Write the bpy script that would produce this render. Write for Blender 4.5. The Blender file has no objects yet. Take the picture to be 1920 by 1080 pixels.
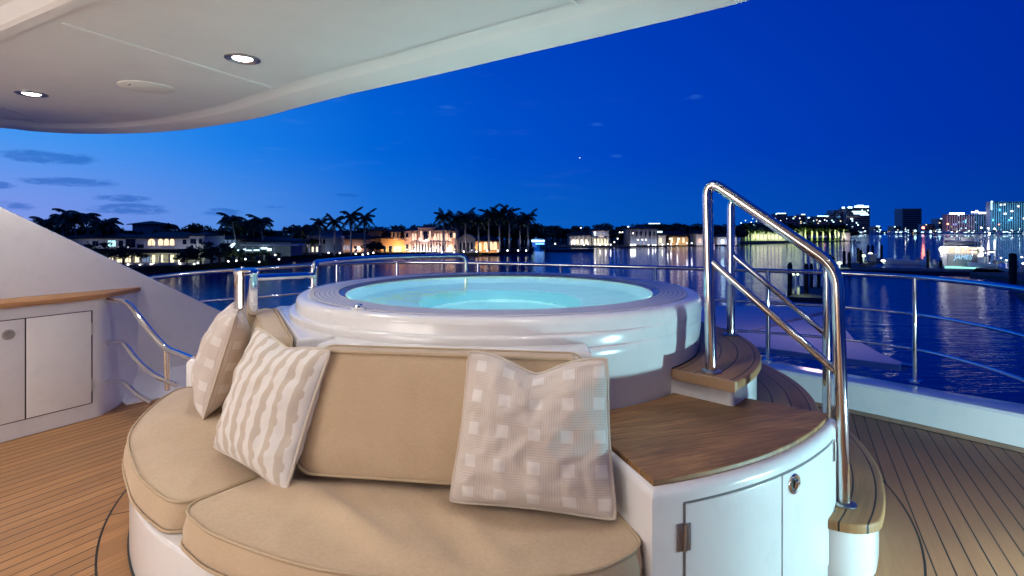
import bpy, bmesh, math, random
from mathutils import Vector, Matrix, noise
random.seed(7)
PI=math.pi; R=math.radians
S=bpy.context.scene; COL=S.collection
F=1000.0; HY=430.0; CZ=1.35           # focal in px of a 1920 px wide frame, horizon row, eye height over the deck
CX,CY=-.075,3.38                      # centre of the round spa
A,B=.477,.879                         # yacht axis (aft) in x,y
def pol(t,r,z=0):
    t=R(t); return Vector((CX+r*math.sin(t),CY-r*math.cos(t),z))
def uv(u,v,z=0): return Vector((CX+A*u+B*v,CY+B*u-A*v,z))
def onz(px,py,z):                     # point of the horizontal plane z seen at a pixel
    y=F*(CZ-z)/(py-HY); return Vector(((px-960)/F*y,y,z))
def at(px,py,y): return Vector(((px-960)/F*y,y,CZ-(py-HY)/F*y))
# ------------------------------------------------------------------ node helpers
class E:
    def __init__(s,nt,sock): s.nt=nt; s.k=sock
    def m(s,op,*o,clamp=False):
        n=s.nt.nodes.new('ShaderNodeMath'); n.operation=op; n.use_clamp=clamp
        for i,q in enumerate((s,)+o):
            if isinstance(q,E): s.nt.links.new(q.k,n.inputs[i])
            else: n.inputs[i].default_value=q
        return E(s.nt,n.outputs[0])
    def __add__(s,o): return s.m('ADD',o)
    def __sub__(s,o): return s.m('SUBTRACT',o)
    def __mul__(s,o): return s.m('MULTIPLY',o)
    def __truediv__(s,o): return s.m('DIVIDE',o)
    def lt(s,o): return s.m('LESS_THAN',o)
    def gt(s,o): return s.m('GREATER_THAN',o)
    def fl(s): return s.m('FLOOR')
    def fr(s): return s.m('FRACT')
    def mod(s,o): return s.m('FLOORED_MODULO',o)
    def mx(s,o): return s.m('MAXIMUM',o)
    def mn(s,o): return s.m('MINIMUM',o)
    def ss(s,a,b):
        n=s.nt.nodes.new('ShaderNodeMapRange'); n.interpolation_type='SMOOTHSTEP'
        s.nt.links.new(s.k,n.inputs[0]); n.inputs[1].default_value=a; n.inputs[2].default_value=b
        return E(s.nt,n.outputs[0])
class NT:
    def __init__(s,nt): s.nt=nt
    def new(s,t): return s.nt.nodes.new(t)
    def xyz(s,sock):
        n=s.new('ShaderNodeSeparateXYZ'); s.nt.links.new(sock,n.inputs[0]); return [E(s.nt,n.outputs[i]) for i in range(3)]
    def vec(s,x,y,z):
        n=s.new('ShaderNodeCombineXYZ')
        for i,q in enumerate((x,y,z)):
            if isinstance(q,E): s.nt.links.new(q.k,n.inputs[i])
            else: n.inputs[i].default_value=q
        return n.outputs[0]
    def pos(s): return s.xyz(s.new('ShaderNodeNewGeometry').outputs['Position'])
    def objc(s): return s.new('ShaderNodeTexCoord').outputs['Object']
    def noise(s,v,scale=5,detail=3,rough=.5,dim='3D'):
        n=s.new('ShaderNodeTexNoise'); n.noise_dimensions=dim
        if v is not None: s.nt.links.new(v,n.inputs['Vector'])
        n.inputs['Scale'].default_value=scale; n.inputs['Detail'].default_value=detail; n.inputs['Roughness'].default_value=rough
        return E(s.nt,n.outputs[0])
    def white(s,e):
        n=s.new('ShaderNodeTexWhiteNoise'); n.noise_dimensions='1D'; s.nt.links.new(e.k,n.inputs['W']); return E(s.nt,n.outputs['Value'])
    def mix(s,f,a,b,mode='MIX'):
        n=s.new('ShaderNodeMix'); n.data_type='RGBA'; n.blend_type=mode
        if isinstance(f,E): s.nt.links.new(f.k,n.inputs[0])
        else: n.inputs[0].default_value=f
        for i,q in ((6,a),(7,b)):
            if isinstance(q,(tuple,list)): n.inputs[i].default_value=(*q[:3],1)
            else: s.nt.links.new(q,n.inputs[i])
        return n.outputs[2]
    def ramp(s,f,stops,interp='LINEAR'):
        n=s.new('ShaderNodeValToRGB'); s.nt.links.new(f.k,n.inputs[0]); r=n.color_ramp; r.interpolation=interp
        while len(r.elements)<len(stops): r.elements.new(.5)
        for e,(p,c) in zip(r.elements,stops): e.position=p; e.color=(*c,1)
        return n.outputs[0]
    def bump(s,h,strength=.3,dist=.01):
        n=s.new('ShaderNodeBump'); s.nt.links.new(h.k if isinstance(h,E) else h,n.inputs['Height']); n.inputs['Strength'].default_value=strength; n.inputs['Distance'].default_value=dist
        return n.outputs[0]
def mat(name,col=(.8,.8,.8),rough=.5,metal=0,fn=None,emit=None,es=0,**kw):
    m=bpy.data.materials.new(name); m.use_nodes=True; nt=m.node_tree; p=nt.nodes['Principled BSDF']
    p.inputs['Base Color'].default_value=(*col,1); p.inputs['Roughness'].default_value=rough; p.inputs['Metallic'].default_value=metal
    if emit: p.inputs['Emission Color'].default_value=(*emit,1); p.inputs['Emission Strength'].default_value=es
    for k,v in kw.items(): p.inputs[k.replace('_',' ')].default_value=v
    if fn:
        N=NT(nt); out=fn(N)
        for k,v in out.items():
            nt.links.new(v.k if isinstance(v,E) else v,p.inputs[k])
    return m
# ------------------------------------------------------------------ materials
def f_gel(N):
    P=N.pos(); n=N.noise(N.vec(*P),1.3,2); d=N.noise(N.vec(*P),14,4,.6)
    return {'Base Color':N.mix(d.ss(.45,.8),(.74,.725,.73),(.69,.675,.685)),'Roughness':d*.12+.13,'Normal':N.bump(n,.10,.02)}
GEL=mat('white_gelcoat',fn=f_gel,Coat_Weight=.35,Coat_Roughness=.13)
def f_panel(N):
    P=N.pos(); d=N.noise(N.vec(*P),3,4,.6); g=N.noise(N.vec(*P),160,2)
    return {'Base Color':N.mix(d.ss(.35,.75),(.82,.82,.825),(.78,.78,.785)),'Normal':N.bump(g,.08,.002)}
PANEL=mat('ceiling_panel',rough=.42,fn=f_panel)
SEAM=mat('seam',(.9,.9,.9),.5)
JOINT=mat('dark_joint',(.02,.02,.022),.6)
T1,T2,T3=(.37,.18,.070),(.52,.272,.11),(.25,.125,.05)
def teakcol(N,along,across,idx=None,k=1.0):
    g=N.noise(N.vec(across*95,along*3.5,0),1,5,.62); g2=N.noise(N.vec(across*9,along*1.1,3.3),1,3)
    c=N.mix(g.ss(.3,.72),[q*k for q in T1],[q*k for q in T2]); c=N.mix(g2.ss(.35,.8)*.55,c,[q*k for q in T3])
    if idx is not None:
        w=N.white(idx); c=N.mix(w*.42,c,[q*k for q in T3])
    return c,g
def f_deck(N):
    x,y,z=N.pos(); dx=x-CX; dy=y-CY
    v=dx*B-dy*A; u=dx*A+dy*B
    r=(dx*dx+dy*dy).m('SQRT')
    right=dx.gt(0)
    R0=right*.11+2.02
    t=v/.069; fr=t.fr(); idx=t.fl()
    but=(u+N.white(idx)*2.3)/2.3; bi=but.fl()
    line=fr.lt(.085)
    ring=r.lt(R0); ringl=(r-R0).m('ABSOLUTE').lt(.0045)
    ang=dx.m('ARCTAN2',dy*-1)
    rj=(ang*5.0/PI+.3).fr(); rjl=((rj-.5).m('ABSOLUTE').lt(.003))*ring
    L=((ring*-1+1)*line).mx(ringl).mx(rjl)
    c,g=teakcol(N,u,v,idx+bi*7.3)
    sm=N.noise(N.vec(x,y,z),1.2,3); c=N.mix(sm.ss(.4,.75)*.35,c,(.30,.20,.13))
    c=N.mix(dx.ss(.7,2.0)*.6,c,(.30,.105,.055)); c=N.mix(L,c,(.012,.011,.010))  # dimmer light on the right put into the teak as darker, redder colour
    return {'Base Color':c,'Roughness':g*.25+.55,'Normal':N.bump(g*.5-L*1.0,.35,.003)}
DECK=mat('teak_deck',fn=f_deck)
def f_tread(N):
    x,y,z=N.pos(); dx=x-CX; dy=y-CY; r=(dx*dx+dy*dy).m('SQRT'); ang=dx.m('ARCTAN2',dy*-1)
    t=(r-.055)/.083; idx=t.fl(); L=t.fr().lt(.075)
    c,g=teakcol(N,ang*1.5,r,idx,.8); c=N.mix(L,c,(.012,.011,.010))
    return {'Base Color':c,'Roughness':g*.2+.45,'Normal':N.bump(g*.5-L,.35,.003)}
TREAD=mat('teak_tread',fn=f_tread)
def f_plain(N):
    x,y,z=N.pos(); dx=x-CX; dy=y-CY
    c,g=teakcol(N,dx*A+dy*B,dx*B-dy*A+z*.7,None,1.05); return {'Base Color':c,'Roughness':g*.2+.42,'Normal':N.bump(g,.15,.002)}
TEAK=mat('teak_plank',fn=f_plain)
def f_table(N):
    x,y,z=N.pos(); s=x*.94+y*.34; q=y*.94-x*.34
    w=N.noise(N.vec(s*1.2,q*5,0),1,3); g=N.noise(N.vec(s*5,q*80+w*6,z*20),1,6,.65); b=N.noise(N.vec(s*1.5,q*7+w*3,0),1,4,.6)
    c=N.mix(g.ss(.32,.7),(.19,.085,.026),(.47,.245,.095)); c=N.mix(b.ss(.42,.68)*.6,c,(.10,.05,.02))
    pl=(q/.16).fr(); c=N.mix(pl.lt(.012)*.5,c,(.06,.03,.015)); w2=N.white((q/.16).fl()); c=N.mix(w2*.3,c,(.12,.06,.022))
    return {'Base Color':c,'Roughness':g*.25+.42,'Normal':N.bump(g,.12,.002)}
TABLE=mat('varnished_teak',fn=f_table)
CHROME=mat('polished_steel',(.80,.79,.78),.09,1)
DCHROME=mat('satin_steel',(.42,.42,.43),.32,1)
def f_fab(N,c1=(.55,.405,.265),c2=(.49,.355,.225)):
    v=N.objc(); x,y,z=N.xyz(v); n=N.noise(v,6,4,.6); w=N.noise(N.vec(x*900,y*900,z*60),1,2); w2=N.noise(N.vec(x*60,y*60,z*900),1,2)
    big=N.noise(v,14,3,.55)
    c=N.mix(n.ss(.3,.8)*.7,c1,c2); sl=N.noise(N.vec(x*340,y*340,z*30),1,3,.7); c=N.mix((w*.5+w2*.5).ss(.42,.6)*.24,c,[q*.6 for q in c2]); c=N.mix(sl.ss(.5,.72)*.12,c,(.66,.53,.39))
    return {'Base Color':c,'Normal':N.bump(w*.3+w2*.3+big*1.8,.45,.004)}
FAB=mat('beige_canvas',rough=.9,fn=f_fab,Sheen_Weight=.25,Sheen_Roughness=.5)
PIPE=mat('beige_piping',rough=.9,fn=lambda N:f_fab(N,(.50,.38,.25),(.44,.33,.21)))
def f_base(N):
    return f_fab(N,(.62,.54,.46),(.56,.485,.41))
PPIPE=mat('cream_piping',rough=.9,fn=f_base)
def f_weave(N):
    tc=N.new('ShaderNodeTexCoord').outputs['UV']; u,v,_=N.xyz(tc)
    wob=(N.noise(tc,3,2)-.5)*.02
    n=4.9; U=(u+wob)*n+.2; V=(v+wob)*n*1.0+.35
    iu=U.fl(); iv=V.fl(); fu=U.fr(); fv=V.fr()
    inV=fu.lt(.62); inH=fv.lt(.62); par=(iu+iv).mod(2).lt(.5)
    both=inV*inH; vert=(inV-both)+both*par; horz=(inH-both)+both*(par*-1+1)
    rv=(fu*12.9).fr().lt(.28); rh=(fv*12.9).fr().lt(.28)
    ribs=(vert*rv).mx(horz*rh); strip=vert.mx(horz)
    b=N.noise(N.vec(u*300,v*300,0),1,2)
    c=N.mix(strip,(.70,.655,.63),(.62,.55,.505)); c=N.mix(ribs*.6,c,(.46,.37,.32)); c=N.mix(b.ss(.4,.7)*.14,c,(.35,.28,.22))
    return {'Base Color':c,'Normal':N.bump(b*.4+N.noise(tc,7,3)*2.5,.35,.004)}
WEAVE=mat('basketweave_fabric',rough=.9,fn=f_weave,Sheen_Weight=.2)
def f_stripe(N):
    tc=N.new('ShaderNodeTexCoord').outputs['UV']; u,v,_=N.xyz(tc)
    n=7.6; U=u*n+.22; iu=U.fl(); fu=U.fr()
    ph=N.white(iu); W=(v*6.0+ph).fr()-.5
    sc=(((W*W*-1+.040).mx(0)).m('SQRT'))*.65
    beige=fu.lt(sc+.42)
    b=N.noise(N.vec(u*300,v*300,0),1,2)
    c=N.mix(beige,(.71,.675,.65),(.53,.455,.385)); c=N.mix(b.ss(.4,.7)*.12,c,(.35,.28,.22))
    return {'Base Color':c,'Normal':N.bump(b*.4+N.noise(tc,6,3)*2.5,.35,.004)}
STRIPE=mat('scalloped_stripe_fabric',rough=.9,fn=f_stripe,Sheen_Weight=.2)
def f_grate(N):
    x,y,z=N.pos(); dx=x-CX; dy=y-CY; r=(dx*dx+dy*dy).m('SQRT'); a=dx.m('ARCTAN2',dy)
    L=((r-.972)/.026).fr().lt(.17); s=((a*95).fr().lt(.5))*(((r-.972)/.026).fr().gt(.45))
    c=N.mix(L,(.62,.60,.60),(.10,.10,.12)); c=N.mix(s*.5,c,(.25,.25,.27))
    return {'Base Color':c,'Normal':N.bump((L+s*.5)*-1,.6,.004)}
GRATE=mat('overflow_grating',rough=.35,fn=f_grate)
def f_basin(N):
    P=N.pos(); n=N.noise(N.vec(*P),5,3); return {'Base Color':N.mix(n,(.58,.87,.80),(.68,.92,.86))}
BASIN=mat('basin_acrylic',rough=.25,fn=f_basin)
def f_bw(N):
    P=N.pos(); n=N.noise(N.vec(*P),7,3); return {'Normal':N.bump(n,.16,.02)}
BWATER=mat('spa_water',(.90,.985,.97),.0,fn=f_bw,Specular_IOR_Level=.3,Transmission_Weight=1.0,IOR=1.33)
def f_water(N):
    x,y,z=N.pos(); a=N.noise(N.vec(x*.22,y*.75,0),1,5,.6); b=N.noise(N.vec(x*1.1+3,y*2.6,1.7),1,4,.6); c=N.noise(N.vec(x*.02,y*.06,4),1,3)
    h=a*.9+b*.33
    return {'Normal':N.bump(h,.5,.2),'Roughness':c*.02+.008}
WATER=mat('harbour_water',(.000,.034,.24),.08,fn=f_water,IOR=1.33,Specular_IOR_Level=.16)
def plain(name,col,rough=.7,var=.25,scale=1.5,**kw):
    def fn(N):
        v=N.objc(); n=N.noise(v,scale,4,.6); return {'Base Color':N.mix(n.ss(.3,.75),col,[q*(1-var) for q in col])}
    return mat(name,col,rough,fn=fn,**kw)
LEAF=plain('dark_foliage',(.045,.07,.022),.7,.5,.5); FROND=plain('palm_frond',(.05,.085,.03),.55,.4,1)
BARK=plain('bark',(.12,.09,.06),.9); PTRUNK=plain('palm_trunk',(.42,.40,.36),.8,.3,2)
LAND=plain('shore_earth',(.03,.035,.02),.95,.4,.05)
def glow(name,c,s): return mat(name,(.1,.1,.1),.5,emit=c,es=s)
LW=glow('lamp_white',(1,.98,.95),6); LC=glow('lamp_cool',(.55,.85,1),3.6); LT=glow('teal_window',(.45,.9,1),1.6)
LWARM=glow('warm_window',(1,.66,.40),1.7); LPINK=glow('peach_window',(1,.60,.42),1.25); LBLUE=glow('blue_lamp',(.08,.25,1),7)
LCREAM=glow('cream_window',(1,.88,.55),1.5); LGREEN=glow('green_lamp',(.75,1,.5),6); LRED=glow('red_lamp',(1,.22,.12),10)
LDIM=glow('dim_window',(.35,.55,1),.35); LCY=glow('cyan_strip',(.5,.9,1),4)
DGL=mat('dark_glass',(.01,.015,.03),.08)
DOWN=glow('downlight_lens',(1,.97,.93),30)
W_WHITE=plain('white_stucco',(.62,.60,.60),.8,.15,.4); W_GREY=plain('grey_stucco',(.28,.28,.30),.8,.15,.4)
W_PINK=plain('pink_stucco',(.60,.40,.33),.8,.15,.4); W_ORANGE=plain('ochre_stucco',(.60,.36,.17),.8,.15,.4)
W_BROWN=plain('brown_stucco',(.34,.24,.19),.8,.2,.4); W_BLUE=plain('tower_concrete',(.35,.38,.42),.8,.15,.02)
TILE=plain('roof_tile',(.06,.035,.03),.8,.3,1.2)
PILE=plain('dock_pile',(.03,.025,.02),.85,.3,2); DOCKW=plain('dock_boards',(.09,.09,.09),.8,.3,1)
HULL=mat('boat_white',(.72,.73,.75),.2); LAV=mat('lower_deck_paint',(.62,.60,.66),.35,fn=lambda N:{'Base Color':N.mix(N.noise(N.vec(*N.pos()),.8,4),(.62,.6,.66),(.5,.49,.55))})
# ------------------------------------------------------------------ mesh helpers
def rootof(p):
    while p.parent: p=p.parent
    return p
def obj(name,bm,m,parent=None,smooth=True,ang=38,origin=None,uvs=False):
    if origin is None:
        if parent is not None: o=rootof(parent).location.copy()
        else:
            bm.verts.ensure_lookup_table(); xs=[v.co for v in bm.verts]
            o=Vector(((min(p.x for p in xs)+max(p.x for p in xs))/2,(min(p.y for p in xs)+max(p.y for p in xs))/2,min(p.z for p in xs)))
    else: o=Vector(origin)
    bmesh.ops.translate(bm,verts=bm.verts,vec=-o)
    for f in bm.faces: f.smooth=smooth
    if smooth:
        ca=R(ang)
        for e in bm.edges:
            if len(e.link_faces)==2 and e.calc_face_angle(0)>ca: e.smooth=False
    me=bpy.data.meshes.new(name); bm.to_mesh(me); bm.free()
    ob=bpy.data.objects.new(name,me); COL.objects.link(ob)
    for q in (m if isinstance(m,list) else [m]): me.materials.append(q)
    if parent is not None: ob.parent=parent
    else: ob.location=o
    return ob
def tag(o,label=None,cat=None,group=None,kind=None):
    if label: o['label']=label
    if cat: o['category']=cat
    if group: o['group']=group
    if kind: o['kind']=kind
    return o
def thing(name,label,cat,loc=(0,0,0),group=None):
    o=bpy.data.objects.new(name,None); o.empty_display_size=.2; COL.objects.link(o); o.location=loc; return tag(o,label,cat,group)
def struct(name,bm,m,smooth=True,label=None,cat=None):
    return tag(obj(name,bm,m,None,smooth),label or None,cat,None,'structure')
def copytree(o,loc,rz=0,sc=1,label=None,group=None):
    c=o.copy(); COL.objects.link(c); c.location=loc; c.rotation_euler=(0,0,rz); c.scale=(sc,sc,sc) if not isinstance(sc,tuple) else sc
    if label: c['label']=label
    if group: c['group']=group
    def kids(a,b):
        for ch in list(a.children):
            d=ch.copy(); COL.objects.link(d); d.parent=b; kids(ch,d)
    kids(o,c); return c
def NB(): return bmesh.new()
def box(bm,x0,x1,y0,y1,z0,z1,M=None,bev=0):
    c=[(x0,y0,z0),(x1,y0,z0),(x1,y1,z0),(x0,y1,z0),(x0,y0,z1),(x1,y0,z1),(x1,y1,z1),(x0,y1,z1)]
    vs=[bm.verts.new(M@Vector(p) if M else p) for p in c]
    fs=[bm.faces.new([vs[i] for i in q]) for q in ((3,2,1,0),(4,5,6,7),(0,1,5,4),(1,2,6,5),(2,3,7,6),(3,0,4,7))]
    if bev:
        es=list({e for f in fs for e in f.edges}); bmesh.ops.bevel(bm,geom=es,offset=bev,segments=3,affect='EDGES',profile=.5)
def prism(bm,pts,z0,z1,bev=0,M=None):
    n=len(pts); a=[bm.verts.new(M@Vector((p[0],p[1],z0)) if M else (p[0],p[1],z0)) for p in pts]; b=[bm.verts.new(M@Vector((p[0],p[1],z1)) if M else (p[0],p[1],z1)) for p in pts]
    fs=[bm.faces.new(a[::-1]),bm.faces.new(b)]
    for i in range(n): fs.append(bm.faces.new([a[i],a[(i+1)%n],b[(i+1)%n],b[i]]))
    bmesh.ops.recalc_face_normals(bm,faces=fs)
    if bev:
        es=list(fs[1].edges); bmesh.ops.bevel(bm,geom=es,offset=bev,segments=4,affect='EDGES',profile=.5)
def tube(bm,pts,r,seg=12,closed=False,caps=True):
    pts=[Vector(p) for p in pts]; n=len(pts); rs=r if isinstance(r,list) else [r]*n
    T=[]
    for i in range(n):
        a=pts[(i-1)%n] if closed else pts[max(i-1,0)]; b=pts[(i+1)%n] if closed else pts[min(i+1,n-1)]
        T.append((b-a).normalized())
    up=Vector((0,0,1)) if abs(T[0].z)<.9 else Vector((1,0,0)); nrm=(up-T[0]*up.dot(T[0])).normalized(); rings=[]
    for i in range(n):
        nrm=(nrm-T[i]*nrm.dot(T[i])).normalized(); bn=T[i].cross(nrm)
        rings.append([bm.verts.new(pts[i]+(nrm*math.cos(2*PI*k/seg)+bn*math.sin(2*PI*k/seg))*rs[i]) for k in range(seg)])
    for i in range(n if closed else n-1):
        a,b=rings[i],rings[(i+1)%n]
        for k in range(seg): bm.faces.new([a[k],a[(k+1)%seg],b[(k+1)%seg],b[k]])
    if caps and not closed: bm.faces.new(rings[0][::-1]); bm.faces.new(rings[-1])
def crom(P,n=8,closed=False):
    P=[Vector(p) for p in P]; out=[]; L=len(P)
    for i in range(L if closed else L-1):
        g=(lambda j:P[j%L]) if closed else (lambda j:P[min(max(j,0),L-1)])
        a,b,c,d=g(i-1),g(i),g(i+1),g(i+2)
        for k in range(n):
            t=k/n; out.append(.5*((2*b)+(c-a)*t+(2*a-5*b+4*c-d)*t*t+(3*b-a-3*c+d)*t**3))
    if not closed: out.append(P[-1])
    return out
def fillet(P,rad,n=8):
    P=[Vector(p) for p in P]; out=[P[0]]
    for i in range(1,len(P)-1):
        a=(P[i-1]-P[i]); b=(P[i+1]-P[i]); r=min(rad,a.length*.48,b.length*.48); p0=P[i]+a.normalized()*r; p1=P[i]+b.normalized()*r
        for k in range(n+1):
            t=k/n; out.append(p0*(1-t)**2+P[i]*2*t*(1-t)+p1*t*t)
    out.append(P[-1]); return out
def lathe(bm,prof,c=(CX,CY),n=96,a0=-180,a1=180,fn=None):
    full=abs(a1-a0)>=359.9; m=n if full else n+1; cols=[]
    for i in range(m):
        t=a0+(a1-a0)*i/n; pr=fn(t) if fn else prof
        cols.append([bm.verts.new((c[0]+r*math.sin(R(t)),c[1]-r*math.cos(R(t)),z)) for r,z in pr])
    for i in range(n):
        a,b=cols[i],cols[(i+1)%m]
        for k in range(len(a)-1): bm.faces.new([a[k],b[k],b[k+1],a[k+1]])
    if not full and prof is not None and (Vector(prof[0])-Vector(prof[-1])).length<1e-6: pass
    bmesh.ops.remove_doubles(bm,verts=bm.verts,dist=1e-5)
    return cols
def ringblock(bm,t0,t1,r0,r1,z0,z1,n=40,bev=0):
    """solid sector of a ring; all its edges may be rounded"""
    pts=[pol(t0+(t1-t0)*i/n,r1)[:2] for i in range(n+1)]+[pol(t1-(t1-t0)*i/n,r0)[:2] for i in range(n+1)]
    prism(bm,pts,z0,z1,bev)
def rr(w,h,rc,k=24,m=6):
    """rounded rectangle ring: fixed count of points whatever its size"""
    out=[]; cs=[(w/2-rc,h/2-rc,0),(-w/2+rc,h/2-rc,90),(-w/2+rc,-h/2+rc,180),(w/2-rc,-h/2+rc,270)]
    for ci,(cx,cy,a) in enumerate(cs):
        for j in range(m+1):
            t=R(a+90*j/m); out.append((cx+rc*math.cos(t),cy+rc*math.sin(t)))
        nx=cs[(ci+1)%4]; e=R(a+90); p=out[-1]; q=(nx[0]+rc*math.cos(e),nx[1]+rc*math.sin(e)); kk=k if ci%2==0 else max(4,k//3)
        for j in range(1,kk): out.append((p[0]+(q[0]-p[0])*j/kk,p[1]+(q[1]-p[1])*j/kk))
    return out
def soft(w,h,t,rc,crown,mp,k=24,wr=None,rings=14,pipe=.0065,back=True):
    """upholstered cushion: outline w x h, thickness t, crowned face; mp maps (s,q,n) to the world. returns cushion bm, piping bm"""
    bm=NB(); dm=h/2; L=[]
    def P(pt,n): return bm.verts.new(mp(pt[0],pt[1],n))
    def ring(d,n,face=False):
        rcc=max(rc-d,.0005); pts=rr(w-2*d,max(h-2*d,.0011),min(rcc,max(h/2-d,.0005)),k)
        return [P(p,n+(wr(p[0],p[1])*min(1,d/.06) if wr and face else 0)) for p in pts]
    L.append(ring(.03,0)); L.append(ring(.008,.004)); L.append(ring(-.002,.02)); L.append(ring(-.008,t*.5)); L.append(ring(-.003,t-.015)); L.append(ring(.0,t-.002))
    for i in range(1,rings+1):
        x=i/rings; d=dm*(x**1.5)*.9995
        L.append(ring(d,t+crown*(1-(1-min(1,d/(dm*.8)))**2.6)-.003*math.exp(-d/.006),True))
    for a,b in zip(L,L[1:]):
        n=len(a)
        for i in range(n): bm.faces.new([a[i],a[(i+1)%n],b[(i+1)%n],b[i]])
    bm.faces.new(L[0][::-1]) if back else None
    bmesh.ops.remove_doubles(bm,verts=L[-1],dist=.004)
    bmesh.ops.recalc_face_normals(bm,faces=bm.faces)
    pb=NB()
    for n,dd in ((t,0),(.008,.002)):
        pts=[mp(p[0],p[1],n) for p in rr(w-2*dd+.006,h-2*dd+.006,rc,k)]
        tube(pb,pts,pipe,8,closed=True)
    return bm,pb
# ------------------------------------------------------------------ camera, world, render
cam=bpy.data.cameras.new('camera'); co=bpy.data.objects.new('camera',cam); COL.objects.link(co); S.camera=co
co.location=(0,0,CZ); co.rotation_euler=(PI/2,0,0); cam.sensor_width=36; cam.lens=36*F/1920; cam.shift_y=-(540-HY)/1920; cam.clip_end=9000; cam.clip_start=.05
cam.dof.use_dof=True; cam.dof.focus_distance=2.6; cam.dof.aperture_fstop=9.0
S.view_settings.view_transform='Standard'; S.view_settings.look='None'; S.view_settings.exposure=0; S.view_settings.gamma=1
W=bpy.data.worlds.new('World'); S.world=W; W.use_nodes=True; wn=W.node_tree; N=NT(wn); bg=wn.nodes['Background']
x,y,z=N.xyz(N.new('ShaderNodeTexCoord').outputs['Generated'])
az=x.m('ARCTAN2',y)*(180/PI); el=z.m('ARCSINE')*(180/PI); wl=wn.links
azf=(az+60)/120
hor=N.ramp(azf,[(0,(.33,.34,.76)),(.16,(.19,.30,.80)),(.27,(.085,.27,.78)),(.38,(.012,.17,.68)),(.48,(.003,.125,.58)),(.62,(.001,.09,.50)),(.82,(.0,.05,.38)),(1,(.0,.03,.26))])
mid=N.ramp(azf,[(0,(.08,.34,.90)),(.16,(.045,.30,.88)),(.27,(.010,.21,.80)),(.38,(.0,.13,.68)),(.48,(.0,.085,.60)),(.62,(.0,.056,.52)),(.82,(.0,.032,.40)),(1,(.0,.02,.28))])
top=N.ramp(azf,[(0,(.0,.12,.66)),(.3,(.0,.085,.60)),(.5,(.0,.047,.50)),(.8,(.0,.026,.38)),(1,(.0,.018,.28))])
c=N.mix(el.ss(0,9),hor,mid); c=N.mix(el.ss(6,26),c,top)
zen=(.004,.03,.24); c=N.mix(el.ss(28,80),c,zen)
# cloud streaks low in the west, fixed in the sky
def blob(a,e,wa,we,s=1):
    p=(az-a)/wa; q=(el-e)/we; return ((p*p+q*q)*-1).m('EXPONENT')*s
cn=N.noise(N.vec(az*.35,el*1.5,2.2),1,5,.62); fine=N.noise(N.vec(az*1.1,el*3.4,5.2),1,4,.6)
msk=None
for a_,e_,wa,we,s in ((-41,5.8,3.6,.55,1),(-39.5,3.9,3.6,.42,1),(-44.3,3.4,1.6,.35,.9),(-36.2,2.7,2.6,.4,.8),(-28.5,1.6,2.2,.45,.9),(-43,1.9,1.6,.5,.7),(-35.6,1.75,3.2,.55,.95),(-33,9.3,2.2,.8,.35),(-15,8,4,1.2,.3),(-25,9,5,1.6,.3),(-17,3.5,3,.3,.5),(-24,2.2,1.5,.25,.6)):
    b=blob(a_,e_,wa*.92,we*1.0,s); msk=b if msk is None else msk.mx(b)
k=((msk*1.5).mn(1.0)*((cn*1.1+fine*1.1-.55)*.9+.12)).ss(.26,.66)*.6
c=N.mix(k,c,(.006,.11,.50))
wsp=(N.noise(N.vec(az*.10,el*.55,9),1,5,.65)).ss(.55,.8)*((az*-1).ss(-25,40))*.22; c=N.mix(wsp,c,(.16,.34,.85))
w2=None
for a_,e_,wa,we in ((19,13.2,1.1,.35),(-7,12.8,1.6,.3),(9,11.0,1,.3),(11,7.7,1,.3)):
    b=blob(a_,e_,wa,we,.5); w2=b if w2 is None else w2.mx(b)
c=N.mix((w2+(fine-.5)*.6).ss(.2,.7)*.3,c,(.05,.22,.75))
# the evening star
sa,se=math.degrees(math.atan((1087-960)/F)),math.degrees(math.atan((HY-296)/math.hypot(F,127)))
st=blob(sa,se,.055,.055,1).ss(.3,.8); c=N.mix(st,c,(2.2,2.2,2.4))
below=el.lt(-.2); c=N.mix(below,c,(.0,.03,.18))
behind=(az.m('ABSOLUTE')).ss(60,120); c=N.mix(behind,c,(.004,.03,.22))
wl.new(c,bg.inputs['Color']); bg.inputs['Strength'].default_value=1.0
def lamp(name,kind,loc,power,col=(1,1,1),size=.05,rot=None,**kw):
    l=bpy.data.lights.new(name,kind); l.energy=power; l.color=col
    if kind in('POINT','SPOT'): l.shadow_soft_size=size
    if kind=='AREA': l.size=size
    for k_,v_ in kw.items(): setattr(l,k_,v_)
    o=bpy.data.objects.new(name,l); COL.objects.link(o); o.location=loc
    if rot is not None: o.rotation_euler=Vector(rot).to_track_quat('-Z','Y').to_euler()
    return o
# ================================================================== THE YACHT DECK
G=2.2                                  # ceiling height
# ---- deck: one sheet inside the bulwark
def aft(v,k=0): return 2.09+k-.0775*v*v
bm=NB(); pts=[uv(aft(v),v)[:2] for v in [3.0-i*.25 for i in range(25)]]
pts+=[uv(-9,-3.05)[:2],uv(-9,3.0)[:2]]
prism(bm,pts,-.08,0); struct('deck',bm,DECK,False)
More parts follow.
